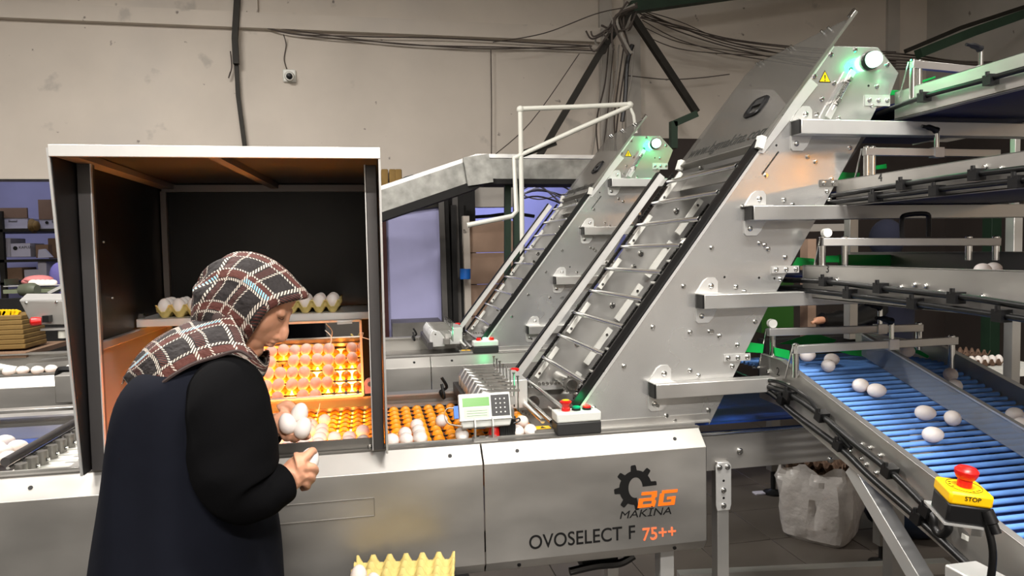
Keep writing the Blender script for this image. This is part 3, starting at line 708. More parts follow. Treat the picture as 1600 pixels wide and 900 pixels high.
# ------------------------------------------------------------------ marking unit: a row of grey carriers across the bed
mk0 = P(722, 600, Y=2.35)
mk = thing('marking_unit', (.40, 2.5, .95), 'row of grey carriers with upright pins across the front bed', 'machine')
MB().bar((.325, 2.18, 1.01), (.325, 2.80, 1.01), .03, .04).build('support_beam', DGREY, mk)
MB().bar((.42, 2.18, 1.03), (.42, 2.80, 1.03), .03, .03).build('rear_beam', STEELD, mk)
car = pin = None
for k in range(8):
    y = 2.26 + .066*k
    if car is None:
        pr = [(.325, .995), (.325, 1.065), (.345, 1.098), (.385, 1.085), (.415, 1.05), (.415, .995)]
        car = MB().prism([(x, y-.02, z) for x, z in pr], (0, .042, 0)).build('carrier', ALU, mk, bevel=.003)
        MB().cyl((.36, y-.0215, 1.07), (.36, y-.02, 1.07), .005, 10).build('screw', STEELB, car)
        MB().bar((.34, y, 1.094), (.47, y, 1.090), .012, .006).build('arm', STEELD, car)
        MB().cyl((.465, y, 1.02), (.465, y, 1.135), .0028, 8).lathe((.465, y, 1.135), EZ, [(.0055, 0), (.0055, .003)], 8).build('pin', STEELB, car)
        MB().box((.42, y-.008, 1.045), (.455, y+.008, 1.07)).build('coil', STEEL, car)
    else:
        c2 = car.copy(); COL.objects.link(c2); c2.parent = mk; c2.location = (0, .066*k, 0)
        for ch in car.children: d = ch.copy(); COL.objects.link(d); d.parent = c2
MB().box((.475, 2.52, .97), (.555, 2.80, 1.075)).build('end_cover', ALU, mk, bevel=.002)
MB().tube([P(690, 590, Y=2.78), P(698, 605, Y=2.78), P(688, 612, Y=2.78), P(694, 622, Y=2.75), P(690, 600, Y=2.76)], .006, 8, 6).build('cable_loop', RUBBER, mk)
mk2 = dup(mk, OFF, 'second row of grey carriers on the bed of the rear grader')
# ------------------------------------------------------------------ terminal with green display
def onT(x, y): return P(x, y, Y=2.165)
tc = onT(762, 645)
te = thing('control_terminal', (tc.x, 2.17, .957), 'grey control terminal with lit green display and black keypad', 'terminal')
A, B_, C_, D_ = onT(718, 622), onT(798, 617), onT(805, 656), onT(722, 660)
ex = (B_-A).normalized(); tilt = Vector((0, .35, .94)).normalized(); nT = ex.cross(tilt).normalized()
if nT.y > 0: nT = -nT
wT = .166; hT = .085; o0 = Vector((A.x, 2.17, D_.z)) + EZ*.002
def T3(u, v, d=0): return o0 + ex*u*wT + tilt*v*hT + nT*d
MB().prism([T3(0, 0), T3(1, 0), T3(1, 1), T3(0, 1)], -nT*.02).build('face_housing', LGPLAST, te, bevel=.003)
MB().prism([T3(.03, -.0, -.004), T3(1.0, -.0, -.004), T3(.97, -.24, -.012), T3(.05, -.24, -.012)], -nT*.035).build('lower_housing', LGPLAST, te, bevel=.003)
MB().prism([T3(.0, 0, .002), T3(1, 0, .002), T3(1, .04, .002), T3(0, .04, .002)], -nT*.006).build('rim', WHITEPL, te)
MB().prism([T3(.07, .52, .0012), T3(.585, .52, .0012), T3(.585, .84, .0012), T3(.07, .84, .0012)], -nT*.001).build('green_display', LCD, te)
kp = MB().prism([T3(.62, .12, .002), T3(.97, .12, .002), T3(.97, .90, .002), T3(.62, .90, .002)], -nT*.002).build('keypad', BLACKPL, te)
for r in range(4):
    for q in range(3): MB().cyl(T3(.71+.085*q, .25+.165*r, .002), T3(.71+.085*q, .25+.165*r, .0032), .0024, 8).build('key', WHITEPL, kp)
lbp = MB().prism([T3(.09, .1, .001), T3(.57, .1, .001), T3(.57, .47, .001), T3(.09, .47, .001)], -nT*.0008).build('paper_label', mat('pale_label', (.74, .82, .72), .6), te)
for k in range(3): MB().bar(T3(.14, .17+.09*k, .0014), T3(.53, .17+.09*k, .0014), .0007, .0007, nT).build('printed_line', INKG, lbp)
for u in (.28, .62):
    MB().bar(T3(u, .07, .003), T3(u, -.26, .0), .004, .02, nT).bar(T3(u, -.26, -.005), T3(u, -.75, -.02), .004, .03, nT).build('bracket_arm', STEEL, te)
MB().box((T3(.28, 0).x-.006, 2.152, .957), (T3(.62, 0).x+.014, 2.19, .966)).build('bracket_base', STEEL, te)
for u in (.33, .5): MB().lathe((T3(u, 0).x, 2.165, .966), EZ, [(.006, 0), (.006, .006)], 8).build('bolt', STEELB, te)
MB().prism([T3(-.10, .12, -.002), T3(-.015, .12, -.002), T3(-.015, .58, -.002), T3(-.10, .58, -.002)], -nT*.014).build('blue_plug', BLUEPL, te)
pl = MB(); r1 = [T3(-.1, .5), T3(-.2, .52), T3(-.27, .4), T3(-.27, .15), T3(-.2, -.05), T3(-.05, -.14), T3(.03, -.16)]
r1 = spline(r1, 6); rings = [[p-nT*.0, p-nT*.024, p-nT*.024+(tilt*.0012), p+tilt*.0012] for p in r1]
pl.loft(rings).build('paper_loop', WHITEPL, te)
mo = MB().box((T3(.78, 0).x, 2.19, .955), (T3(1.10, 0).x, 2.26, 1.02)).build('black_motor', BLACKPL, te, bevel=.003)
for k in range(6): MB().box((T3(.82+.04*k, 0).x, 2.187, .96), (T3(.82+.04*k, 0).x+.003, 2.19, 1.015)).build('fin', RUBBER, mo)
MB().lathe((T3(.70, 0).x, 2.21, .952), EZ, [(.02, 0), (.02, .02), (.014, .035)], 14).build('red_knob', REDPL, te)
MB().tube([T3(1.0, -.05, -.02), T3(1.1, -.02, -.02), T3(1.16, .0, -.02), T3(1.17, -.1, -.02), T3(1.05, -.18, -.02)], .0025, 6, 5).build('cable', RUBBER, te)

# ------------------------------------------------------------------ push button box
def buttons(bc, label):
    t = thing('push_button_box', bc, label, 'switch box')
    x, y, z = bc; w2, d2 = .074, .035
    MB().box((x-w2, y-d2, z), (x+w2, y+d2, z+.040)).build('base', DPLAST, t, bevel=.004)
    MB().box((x-w2, y-d2, z+.040), (x+w2, y+d2, z+.072)).build('lid', LGPLAST, t, bevel=.005)
    e = MB().lathe((x-.035, y, z+.072), EZ, [(.014, 0), (.014, .01), (.012, .012), (.013, .02), (.019, .026), (.0195, .031), (.012, .035)], 18).build('stop_button', REDPL, t)
    MB().cyl((x-.035, y, z+.105), (x-.035, y, z+.1075), .012, 16).build('yellow_marking', YELPL, e)
    for dx, m in ((.0, GREENPL), (.036, REDPL)):
        MB().cyl((x+dx, y, z+.072), (x+dx, y, z+.079), .0145, 16).build('button_collar', BLACKPL, t)
        MB().lathe((x+dx, y, z+.079), EZ, [(.0135, 0), (.0135, .005), (.011, .0065)], 16).build('button', m, t)
    return t
q = P(916, 688, Z=.957)
buttons((q.x, 2.185, .957), 'grey push button box with red, green and red buttons on the front grader')
b2 = thing('push_button_box', (q.x, 4.08, .957), 'push button box with glowing green button on the rear grader', 'switch box')
x, y, z = q.x+.005, 2.185+1.89, .957
MB().box((x-.074, y-.035, z), (x+.074, y+.035, z+.040)).build('base', DPLAST, b2, bevel=.004)
MB().box((x-.074, y-.035, z+.040), (x+.074, y+.035, z+.072)).build('lid', LGPLAST, b2, bevel=.005)
for dx, m in ((-.038, REDPL), (0, LAMPG), (.038, REDPL)): MB().lathe((x+dx, y, z+.072), EZ, [(.015, 0), (.015, .012), (.011, .016)], 16).build('button', m, b2)
for yy, lab in ((2.76, 'red mushroom stop button box at the far side of the front grader'), (4.65, 'red mushroom stop button box at the far side of the rear grader')):
    qx = P(804, 580, Y=2.76).x; t = thing('stop_button_box', (qx, yy, .99), lab, 'switch box')
    MB().box((qx-.03, yy-.03, .99), (qx+.03, yy+.03, 1.02)).build('base', DPLAST, t); MB().box((qx-.03, yy-.03, 1.02), (qx+.03, yy+.03, 1.05)).build('lid', LGPLAST, t, bevel=.003)
    MB().lathe((qx, yy, 1.05), EZ, [(.011, 0), (.011, .014), (.019, .02), (.019, .026), (.012, .03)], 16).build('stop_button', REDPL, t)
# ------------------------------------------------------------------ egg elevator
YA, YBk = 2.20, 2.85                           # near and far side plates
def onE(x, y, Y=YA): return P(x, y, Y=Y)
e0, e1 = onE(905, 640), onE(1302, 72)
SL = (e1-e0).normalized(); SN = Vector((-SL.z, 0, SL.x))            # along the climb; square to it, up-left
el = thing('egg_elevator', (.95, 2.5, .957), 'tall inclined steel egg elevator in front with bright green lamp', 'elevator')
poly = [onE(880, 676), e1, onE(1372, 74), onE(1404, 114), onE(1389, 153), onE(1374, 160), onE(1359, 190), onE(1200, 480), onE(1108, 664), onE(1108, 672)]
zb = .958
poly[0] = e0 + SL*((zb-e0.z)/SL.z); poly[-1] = Vector((poly[-2].x, YA, zb))
plate = MB().prism(poly, (0, .005, 0)).build('side_plate', STEELPL, el, bevel=.001)
mb = MB(); mb.bar(e0 + SL*-.06 + EY*.0, e1+EY*0, .005, .008, SN).build('plate_edge', ALU, el)
fpoly = [p + EY*(YBk-YA) for p in poly]
MB().prism(fpoly, (0, .005, 0)).build('side_plate', STEEL, el)
# white rail with a black seal along the far plate
f0, f1 = onE(803, 592, YBk-.02), onE(1033, 274, YBk-.02)
MB().bar(f0, f1, .022, .03, SN).build('far_rail', ALU, el)
MB().bar(f0+SN*.018, f1+SN*.018, .03, .006, SN).build('rail_seal', RUBBER, el)
MB().bar(e0+SN*.014+EY*.014, e0+SL*1.12+SN*.014+EY*.014, .012, .032, SN).build('rail_seal', RUBBER, el)
# rungs with chains: front run and return run
run0 = f0 - SN*.042
rung = None; RP = .113
d0 = Vector((run0.x, 0, run0.z))
for k in range(10):
    p = run0 + SL*(.03 + RP*k); p = Vector((p.x, YBk-.05, p.z))
    if rung is None: rung = MB().cyl(p, (p.x, YA+.03, p.z), .0085, 10).build('rung', STEELB, el); pr0 = p
    else: c2 = rung.copy(); COL.objects.link(c2); c2.parent = el; c2.location = p-pr0
for k in range(9):
    p = run0 + SL*(.10 + RP*k) - SN*.195; p = Vector((p.x, YBk-.06, p.z))
    if k == 0: r2 = MB().cyl(p, (p.x, YA+.03, p.z), .008, 10).build('return_rung', STEELB, el); pr1 = p
    else: c2 = r2.copy(); COL.objects.link(c2); c2.parent = el; c2.location = p-pr1
def chain(name, a, n, pitch, y):
    mb = MB()
    for k in range(n):
        p = a + SL*pitch*k; p = Vector((p.x, y, p.z))
        mb.bar(p - SL*pitch*.55, p + SL*pitch*.55, .006 if k % 2 else .014, .011, SN)
        mb.cyl(p-EY*.011, p+EY*.011, .0045, 6)
    o = mb.build(name, CHAINM, el); o['kind'] = 'stuff'; return o
chain('chain', run0, 76, .0145, YBk-.04)
chain('return_chain', run0-SN*.205+SL*.05, 72, .0145, YBk-.05)
for k in range(5):                                                  # clear chain guides under the front run
    a = run0 + SL*(.06+.226*k) - SN*.022; a.y = YBk-.055; b = a + SL*.15
    g = MB().bar(a, b, .012, .016, SN).build('chain_guide', WHITEPL, el)
    MB().cyl(a+SL*.02-EY*.008, a+SL*.02, .006, 8).build('guide_bolt', STEELB, g)
    a = run0 + SL*(.0+.226*k) - SN*.168; a.y = YBk-.04; b = a + SL*.18
    g = MB().bar(a, b, .012, .024, SN).build('chain_guide', WHITEPL, el)
    MB().cyl(a+SL*.15-EY*.009, a+SL*.15, .006, 8).build('guide_bolt', STEELB, g)
for s, tq in ((.25, .1), (.45, .13), (.68, .1), (.9, .12), (1.1, .1), (.62, .11)):
    p = run0 + SL*s*1.1 - SN*tq; bolt(MB(), (p.x, YBk-.0, p.z), -EY, .011, .012).build('plate_bolt', STEELB, el)
# black back pan with ribs
a = run0 - SN*.33; a = Vector((a.x, (YA+YBk)/2, a.z))
MB().bar(a+SL*.18, a+SL*1.5, YBk-YA-.06, .008, SN).build('back_pan', DGREY, el)
for k in range(22): 
    p = a + SL*(.42+.047*k) + SN*.012
    MB().bar(p-EY*.26, p+EY*.05, .010, .010, SN).build('pan_rib', STEELD, el)
# sprockets and shafts at the foot
sp = onE(831, 626, YBk-.06); g, th = gear(sp, EY, .062, 26, .012)
gs = MB().prism(g, th).build('sprocket', STEELD, el); MB().cyl(sp-EY*.03, sp+EY*.02, .026, 18).build('hub', STEELB, gs)
s2 = onE(893, 601, YBk-.22); g, th = gear(s2, EY, .036, 14, .012)
gs = MB().prism(g, th).build('sprocket', STEELD, el); MB().cyl(s2-EY*.01, s2+EY*.20, .022, 16).build('hub', STEELB, gs)
for a, r in (((800, 611), .009), ((812, 613), .009), ((858, 637), .007), ((803, 636), .007)):
    p = onE(*a, YBk-.08); MB().cyl(p, (p.x, YA+.05 if a[0] != 858 else YA+.3, p.z), r, 10).build('rung', STEELB, el)
fl0 = onE(816, 640, YBk-.1); MB().bar(Vector((fl0.x+.03, YBk-.05, .985)), Vector((fl0.x+.30, YBk-.05, .985)), .012, .018).build('foot_guide', ALU, el)
for k in range(16):
    if k == 0: cl = MB().cyl((fl0.x+.02, YBk-.06, 1.002), (fl0.x+.02, YBk-.04, 1.002), .006, 6).build('foot_chain_link', STEELD, el)
    else: c2 = cl.copy(); COL.objects.link(c2); c2.parent = el; c2.location = (.0165*k, 0, 0)
wp = P(862, 684, Z=.972); wpl = MB().box((wp.x-.035, 2.19, .957), (wp.x+.05, 2.25, .969)).build('warning_plate', STEELD, el)
MB().prism([(wp.x-.022, 2.205, .9695), (wp.x+.03, 2.205, .9695), (wp.x+.03, 2.24, .9695), (wp.x-.022, 2.24, .9695)], (0, 0, .001)).build('yellow_label', YELPL, wpl)
MB().prism([(wp.x-.005, 2.21, .9706), (wp.x+.015, 2.21, .9706), (wp.x+.006, 2.235, .9706)], (0, 0, .0005)).build('black_symbol', INK, wpl)
# folded strip along the upper edge and base angle
s0, s1, s2_, s3 = onE(1195, 234, YA-.002), onE(1262, 122, YA-.002), onE(1277, 133, YA-.002), onE(1193, 240, YA-.002)
MB().prism([onE(1184, 238, YA-.001), onE(1263, 121, YA-.001), onE(1277, 133, YA-.001), onE(1192, 240, YA-.001)], (0, -.004, 0)).build('hinge_strip', ALU, el)
MB().box((poly[0].x+.03, YA-.012, .957), (poly[-1].x, YA, .962)).box((poly[0].x+.12, YA-.004, .957), (poly[-1].x, YA, .985)).build('base_angle', STEEL, el)
# bolts on the near plate
BOLTS = [(975, 572), (927, 637), (1078, 519), (1109, 518), (1112, 518), (1124, 525), (1152, 539), (1078, 579), (1091, 587), (1041, 650), (1054, 657), (1195, 383), (1187, 380), (1200, 389), (1227, 402), (1150, 448), (1163, 456), (1112, 387), (1068, 447), (1020, 511), (1027, 634), (1180, 503), (1219, 436), (1144, 572), (1107, 641), (1262, 245), (1274, 253), (1197, 274), (1225, 312), (1238, 320), (1292, 299), (1296, 312), (1160, 323), (1328, 231), (1299, 280), (1298, 85), (1336, 78), (1272, 119), (1303, 130), (1284, 155), (1386, 101), (1370, 135), (1310, 185), (1362, 165), (1276, 178)]
bo = None
for (x, y) in BOLTS:
    p = onE(x, y)
    if bo is None: bo = bolt(MB(), p, -EY, .0068, .007).build('bolt', STEELB, plate); pb = p
    else: c2 = bo.copy(); COL.objects.link(c2); c2.parent = plate; c2.location = p-pb
for (x, y) in ((1186, 434), (1210, 435), (1357, 134), (1165, 269), (1132, 433), (1222, 179), (945, 581), (1213, 227)):
    p = onE(x, y); MB().cyl(p-EY*.0006, p+EY*.001, .004, 10).build('bolt_hole', INK, plate)
# straps toward the conveyors
for (x0, y0, x1, y1, m) in ((1352, 148, 1390, 166, ALU), (1281, 281, 1320, 291, STEELD), (1206, 416, 1248, 426, ALU), (1131, 554, 1172, 563, ALU)):
    a, b = onE(x0, y0, YA-.004), onE(x1, y1, YA-.004); st = MB().box((a.x, YA-.006, b.z), (b.x, YA-.001, a.z)).build('strap', m, el)
    for f in (.15, .52, .88): bolt(MB(), (a.x+(b.x-a.x)*f, YA-.006, (a.z+b.z)/2), -EY, .007, .007).build('strap_bolt', STEELB, st)
# support arms with triangular brackets
ARMS = [((1247, 198), 3.05), ((1173, 333), 3.05), ((1096, 472), 1.9), ((1021, 612), 1.46)]
for (x, y), xe in ARMS:
    p = onE(x, y, YA-.045); z = p.z
    ar = MB().box((p.x+.006, YA-.055, z-.024), (xe, YA-.006, z+.024)).build('support_arm', ALU if y < 200 else STEEL, el, bevel=.002)
    MB().box((p.x-.0, YA-.053, z-.022), (p.x+.006, YA-.008, z+.022)).build('end_cap', BLACKPL, ar)
    tb = MB().prism([(p.x+.0, YA-.001, z+.024), (p.x+.08, YA-.001, z+.024), (p.x+.08, YA-.001, z+.065), (p.x+.07, YA-.001, z+.078), (p.x+.045, YA-.001, z+.078), (p.x+.03, YA-.001, z+.068)], (0, -.004, 0)).box((p.x+.0, YA-.05, z+.024), (p.x+.08, YA-.001, z+.027)).build('bracket', ALU, ar)
    bolt(MB(), (p.x+.055, YA-.005, z+.05), -EY, .008, .007).build('bracket_bolt', STEELB, tb)
    tb = MB().prism([(p.x+.0, YA-.001, z-.024), (p.x+.08, YA-.001, z-.024), (p.x+.06, YA-.001, z-.06), (p.x+.045, YA-.001, z-.074), (p.x+.008, YA-.001, z-.074), (p.x, YA-.001, z-.066)], (0, -.004, 0)).build('bracket', ALU, ar)
    bolt(MB(), (p.x+.02, YA-.005, z-.05), -EY, .008, .007).build('bracket_bolt', STEELB, tb)
# green lamp, tension spring, warning triangle
lc = onE(1367, 92, YA-.03)
lm = MB().lathe((lc.x, YA, lc.z), -EY, [(.031, 0), (.031, .012), (.028, .016)], 24).build('lamp_base', BLACKPL, el)
MB().lathe((lc.x, YA-.016, lc.z), -EY, [(.027, 0), (.027, .012), (.024, .024), (.014, .031), (.003, .033)], 24).build('green_lamp', LAMPG, lm)
l = bpy.data.lights.new('green_lamp_light', 'POINT'); l.energy = .65; l.color = (.0, 1, .28); l.shadow_soft_size = .02
lo = bpy.data.objects.new('green_lamp_light', l); COL.objects.link(lo); lo.location = (lc.x-.012, YA-.062, lc.z-.003)
lo2 = lo.copy(); COL.objects.link(lo2); lo2.location = lo.location + OFF; lo2.data = l.copy(); lo2.data.energy = 1.7
l3 = lo.copy(); COL.objects.link(l3); l3.data = l.copy(); l3.data.energy = .12; l3.location = (q.x+.005, 4.0, 1.06)
l4 = lo.copy(); COL.objects.link(l4); l4.data = l.copy(); l4.data.energy = .07; l4.location = (.675, 2.165, 1.06); l4.location = (onE(908, 634).x, 2.185, 1.065)
a, b = onE(1329, 118, YA-.018), onE(1300, 172, YA-.018); d = (b-a).normalized()
spg = MB().cyl(a, b, .0045, 8).build('tension_rod', STEEL, el)
pts = []
for k in range(121):
    f = k/120; x_ = d.cross(EY); pts.append(a+(b-a)*(.16+.56*f) + (x_*cos(f*28*pi/1) + EY*sin(f*28*pi/1))*.0085)
MB().tube(pts, .0022, 5).build('spring', STEELB, spg)
for f in (.13, .75): p = a+(b-a)*f; MB().bar(p-d*.006, p+d*.006, .034, .012).cyl(p+d*.006, p+d*.014, .010, 6).build('spring_plate', STEELD, spg)
for p in (a, b): MB().bar(p-d*.02, p+d*.03, .022, .006, EY).build('rod_lug', ALU, spg)
p = a-d*.03; MB().cyl((p.x, YA-.001, p.z), (p.x, YA+.001, p.z), .008, 10).build('slot', INK, plate)
def tri(cx, cy, r, m, name, d, par):
    c = onE(cx, cy); return MB().prism([(c.x+r*cos(pi/2+k*2*pi/3), YA-d, c.z+r*sin(pi/2+k*2*pi/3)) for k in range(3)], (0, .0006, 0)).build(name, m, par)
t3 = tri(1288.5, 122.5, .0275, INK, 'warning_triangle', .0012, el); tri(1288.5, 122.5, .0225, YELPL, 'yellow_field', .0020, t3)
c = onE(1288.5, 122.5)
MB().prism([(c.x-.0026, YA-.0026, c.z+.011), (c.x+.0026, YA-.0026, c.z+.011), (c.x+.0014, YA-.0026, c.z-.003), (c.x-.0014, YA-.0026, c.z-.003)], (0, .0005, 0)).prism(circ((c.x, YA-.0026, c.z-.0075), EX, EZ, .0024, 10), (0, .0005, 0)).build('exclamation_mark', INK, t3)
# clear hinged cover with lettering and handle
c0, c1 = onE(1187, 222), onE(1334, 22); cs = (c1-c0).normalized(); cn = Vector((-cs.z, 0, cs.x)); Lc = (c1-c0).length
YC0, YC1 = YA+.0, YBk
def CV(s, y, d=0): return Vector((c0.x, 0, c0.z)) + cs*s + cn*d + EY*y
cut = .045
cov = MB().prism([CV(0, YC0), CV(Lc-cut*1.2, YC0), CV(Lc-.012, YC0+.035), CV(Lc-.012, YC1-.04), CV(Lc-.07, YC1), CV(0, YC1)], -cn*.004).build('clear_cover', COVER, el)
MB().bar(CV(.0, YC0-.004), CV(Lc+.01, YC0-.004), .010, .010, cn).build('cover_edge', STEELD, el)
MB().bar(CV(-.004, YC0, -.014), CV(-.004, YC1, -.014), .006, .03, cn).build('cover_lip', STEELD, el)
pp = [CV(0, YC0, -.03), CV(0, YC1, -.03)]; MB().bar(pp[0]-cn*.045-cs*.03, pp[1]-cn*.045-cs*.03, .10, .006, cn).build('front_apron', STEELD, el)
for y in (YC0, YC1-.02):
    MB().bar(CV(-.02, y, -.01), CV(.02, y, .005), .03, .022, cn).build('corner_block', WHITEPL, el)
MB().bar(CV(Lc-.02, YC0, .006), CV(Lc+.015, YC0, .006), .012, .014, cn).build('hinge_clip', STEELB, el)
for y in (YC0+.10, YC0+.14, YC0+.33, YC0+.36, YC1-.10, YC1-.07):
    MB().cyl(CV(Lc-.03, y, -.006), CV(Lc-.03, y, .014), .006, 8).build('cover_bolt', STEELB, el)
hc = (.215, YC0+.245)
ring = []
for k in range(24):
    a = 2*pi*k/24; x_, y_ = cos(a), sin(a); f = (abs(x_)**4+abs(y_)**4)**-.25
    ring.append((x_*f, y_*f))
mbh = MB(); rs = []
for s_, d_ in ((1, 0), (1, .008), (.92, .012), (.74, .010), (.70, -.008)): rs.append([CV(hc[0]+.048*y_*s_, hc[1]-.055*x_*s_, d_) for x_, y_ in ring])
mbh.loft(rs, caps=False); hd = mbh.build('handle_frame', BLACKPL, el)
MB().prism([CV(hc[0]+.036*y_, hc[1]-.042*x_, -.004) for x_, y_ in ring], -cn*.004).build('handle_cup', BLACKPL, hd)
MB().bar(CV(hc[0]+.02, hc[1]-.03, .006), CV(hc[0]+.02, hc[1]+.03, .006), .03, .008, cn).build('grip', DPLAST, hd)
text('www.bgmakina.com', 'cover_lettering', INKG, cov, CV(.03, YC1-.05, .001), -EY, cs, .080, sx=.93, shear=.12)
for y, x in ((2.7, 1095), (2.5, 1070)):
    pass
# the second elevator is the same machine behind
el2 = dup(el, OFF, 'second inclined steel egg elevator, smaller in view, behind the front one')
# small label stickers on the second elevator's arms are part of its plate
p = onE(1096, 357); q_ = onE(1070, 384)
egg((onE(1097, 355, 2.4)), 'white egg riding high on the front elevator rungs', axis=(.2, 1, .1))
egg((onE(1071, 383, 2.45)), 'white egg lower on the front elevator rungs', axis=(.1, 1, .2))
# ------------------------------------------------------------------ conveyors on the right
HO = .012
def hose(par, pts, r=.009, clamps=(), name='hose'):
    h = MB().tube(pts, r, 10, 6).build(name, RUBBER, par)
    for c, d in clamps:
        cm = MB().bar(c-d*.014, c+d*.014, .032, .030).build('hose_clamp', BLACKPL, h)
        MB().cyl(c+EZ*.01-EX*.012, c+EZ*.024-EX*.012, .006, 8).build('clamp_screw', BLACKPL, cm)
    return h
def level(name, label, X0, z, hpl, wid, num, bolts, hoses, yend=.80, numpx=None):
    t = thing('conveyor', (X0, 1.6, z-hpl), label, 'conveyor', None)
    YF = 2.20
    lp = MB().box((X0, yend, z-hpl), (X0+.003, YF+.0, z)).box((X0, yend, z-.003), (X0+.022, YF, z)).build('side_plate', STEELP, t, bevel=.0008)
    MB().box((X0, yend, z-hpl-.0), (X0+.03, YF, z-hpl+.004)).build('bottom_flange', STEEL, t)
    MB().box((X0+wid, yend, z-hpl), (X0+wid+.003, 2.75, z+.035)).box((X0+wid-.02, yend, z+.032), (X0+wid+.003, 2.75, z+.035)).build('side_plate', STEELP, t)
    MB().box((X0+.005, yend, z-.045), (X0+wid-.005, 2.75, z-.038)).build('belt', BELT, t)
    MB().box((X0+.03, yend, z-hpl+.005), (X0+wid, 2.75, z-hpl+.010)).build('return_belt', BELT, t)
    if num and numpx:
        q = P(*numpx, X=X0-.0006); text(num, 'handwritten_number', INKG, lp, q, -EY, EZ, .038)
    for (x, y) in bolts: bolt(MB(), P(x, y, X=X0-.0005), -EX, .0065, .009).build('plate_bolt', STEELB, lp)
    for pts, cl in hoses:
        pw = [P(x, y, X=X0-.022) for x, y in pts]
        d = (pw[-1]-pw[0]).normalized(); pw.append(pw[-1] + (pw[-1]-pw[-2])*((yend+.02-pw[-1].y)/(pw[-1].y-pw[-2].y)))
        hose(t, pw, .0085, [(P(x, y, X=X0-.022), d) for x, y in cl])
    return t
L5 = level('conveyor', 'topmost egg conveyor, rising to the upper right edge beside the big green lamp', 1.83, 2.085, .098, .55, None, [], [([(1372, 178), (1440, 152), (1520, 130), (1610, 105)], [(1444, 152), (1548, 125)])])
L4 = level('conveyor', 'second conveyor from the top, marked 4 on its side plate', 1.60, 1.775, .092, .58, '4', [(1522, 263), (1540, 261), (1564, 264)], [([(1300, 306), (1400, 290), (1500, 275), (1612, 262)], [(1412, 289), (1526, 273)]), ([(1296, 316), (1400, 304), (1500, 292), (1612, 280)], [(1368, 308), (1464, 298), (1590, 284)])], numpx=(1372, 284))
L3 = level('conveyor', 'third conveyor from the top, marked 3 with two black hoses along it', 1.47, 1.482, .112, .60, '3', [(1309, 438), (1409, 449), (1430, 445), (1447, 447), (1468, 457), (1536, 464)], [([(1225, 438), (1290, 440), (1375, 450), (1440, 457), (1520, 466), (1612, 480)], [(1290, 440), (1376, 450), (1494, 465)]), ([(1220, 450), (1300, 458), (1400, 470), (1500, 484), (1612, 500)], [(1328, 459), (1430, 474), (1565, 493)])], numpx=(1290, 426))
# green guides and cross bars of levels 5, 4, 3
def crossbar(label, px0, px1, Y0, Y1, zoff, posts, knob=None, lever=None, dual=False):
    a, b = P(*px0, Y=Y0), P(*px1, Y=Y1)
    t = thing('cross_bar', (a+b)/2 - EZ*.08, label, 'bar')
    MB().bar(a, b, .02, .026).build('square_bar', STEEL, t, bevel=.0015)
    for f, h in posts:
        p = a+(b-a)*f; MB().cyl(p-EZ*h, p-EZ*.013, .011, 12).build('post', STEELB, t); MB().lathe(p+EZ*.013, EZ, [(.011, 0), (.011, .004), (.006, .007)], 10).build('post_cap', STEELB, t)
    p = a; MB().cyl(p+Vector((.0, .012, .012)), p+Vector((-.004, .05, -zoff)), .003, 6).build('spring_rod', STEELB, t)
    if knob: 
        k = MB().cyl(a+Vector((.012, -.012, .03)), a+Vector((.016, .01, .03)), .015, 16).build('round_knob', knob, t)
    if lever is not None:
        p = a+(b-a)*lever; q = MB().cyl(p+EZ*.012, p+EZ*.07, .008, 10).build('clamp_stud', STEELB, t)
        MB().tube([p+EZ*.075, p+Vector((-.025, 0, .085)), p+Vector((-.06, 0, .09))], [.013, .010, .006], 8, 4).build('lever', BLACKPL, q)
        MB().bar(p-EX*.018, p+EX*.018, .03, .034).build('clamp_block', ALU, t)
    return t
crossbar('short steel cross bar over the topmost conveyor with a green-lit end', (1424, 101), (1540, 112), 2.12, 2.12, .1, [(.02, .13), (.10, .13)], lever=.93)
crossbar('steel cross bar with clamp lever over the second conveyor', (1350, 237), (1560, 240), 2.12, 2.12, .12, [(.02, .13), (.06, .13)], lever=.53)
c3 = crossbar('long steel cross bar with bow handle over the third conveyor', (1285, 378), (1562, 378), 2.12, 1.95, .12, [(.0, .11), (.13, .10), (.83, .06), (.98, .06)], knob=WHITEPL)
a = P(1409, 372, Y=2.04); b = P(1451, 370, Y=2.01)
MB().tube([a, a+EZ*.055, a+Vector((.012, 0, .075)), b+Vector((-.012, 0, .075)), b+EZ*.055, b], .008, 8, 4).build('bow_handle', BLACKPL, c3)
crossbar('rear steel cross bar with white knob over the sloping blue conveyor', (1200, 519), (1440, 512), 2.2, 2.2, .12, [(.03, .11), (.98, .08)], knob=WHITEPL, lever=.72)
crossbar('front steel cross bar over the sloping blue conveyor', (1243, 546), (1494, 532), 2.02, 2.06, .1, [(.0, .09), (.97, .10)], lever=.58)
def guide(label, pts, X=None, Y=None, th=.006, h=None):
    q = [P(x, y, X=X, Y=Y) for x, y in pts]
    n = (q[1]-q[0]).cross(q[2]-q[0]).normalized()
    return tag(MB().prism(q, n*th).build('guide', GUIDE, bevel=.001), label, 'guide')
guide('green guide behind the topmost conveyor end under the green lamp', [(1380, 150), (1384, 140), (1420, 142), (1424, 146)], Y=2.3)
guide('green sloping strip on the far side of the topmost conveyor', [(1436, 131), (1436, 127), (1462, 119), (1462, 122)], Y=2.35)
guide('green guide at the elevator end of conveyor 4', [(1308, 281), (1316, 269), (1344, 270), (1341, 283)], Y=2.25)
guide('small green guide behind the posts of conveyor 4', [(1362, 266), (1363, 260), (1385, 256), (1386, 263)], Y=2.3)
guide('long green guide along the far side of conveyor 3', [(1310, 414), (1310, 398), (1421, 398), (1422, 416)], Y=2.5)
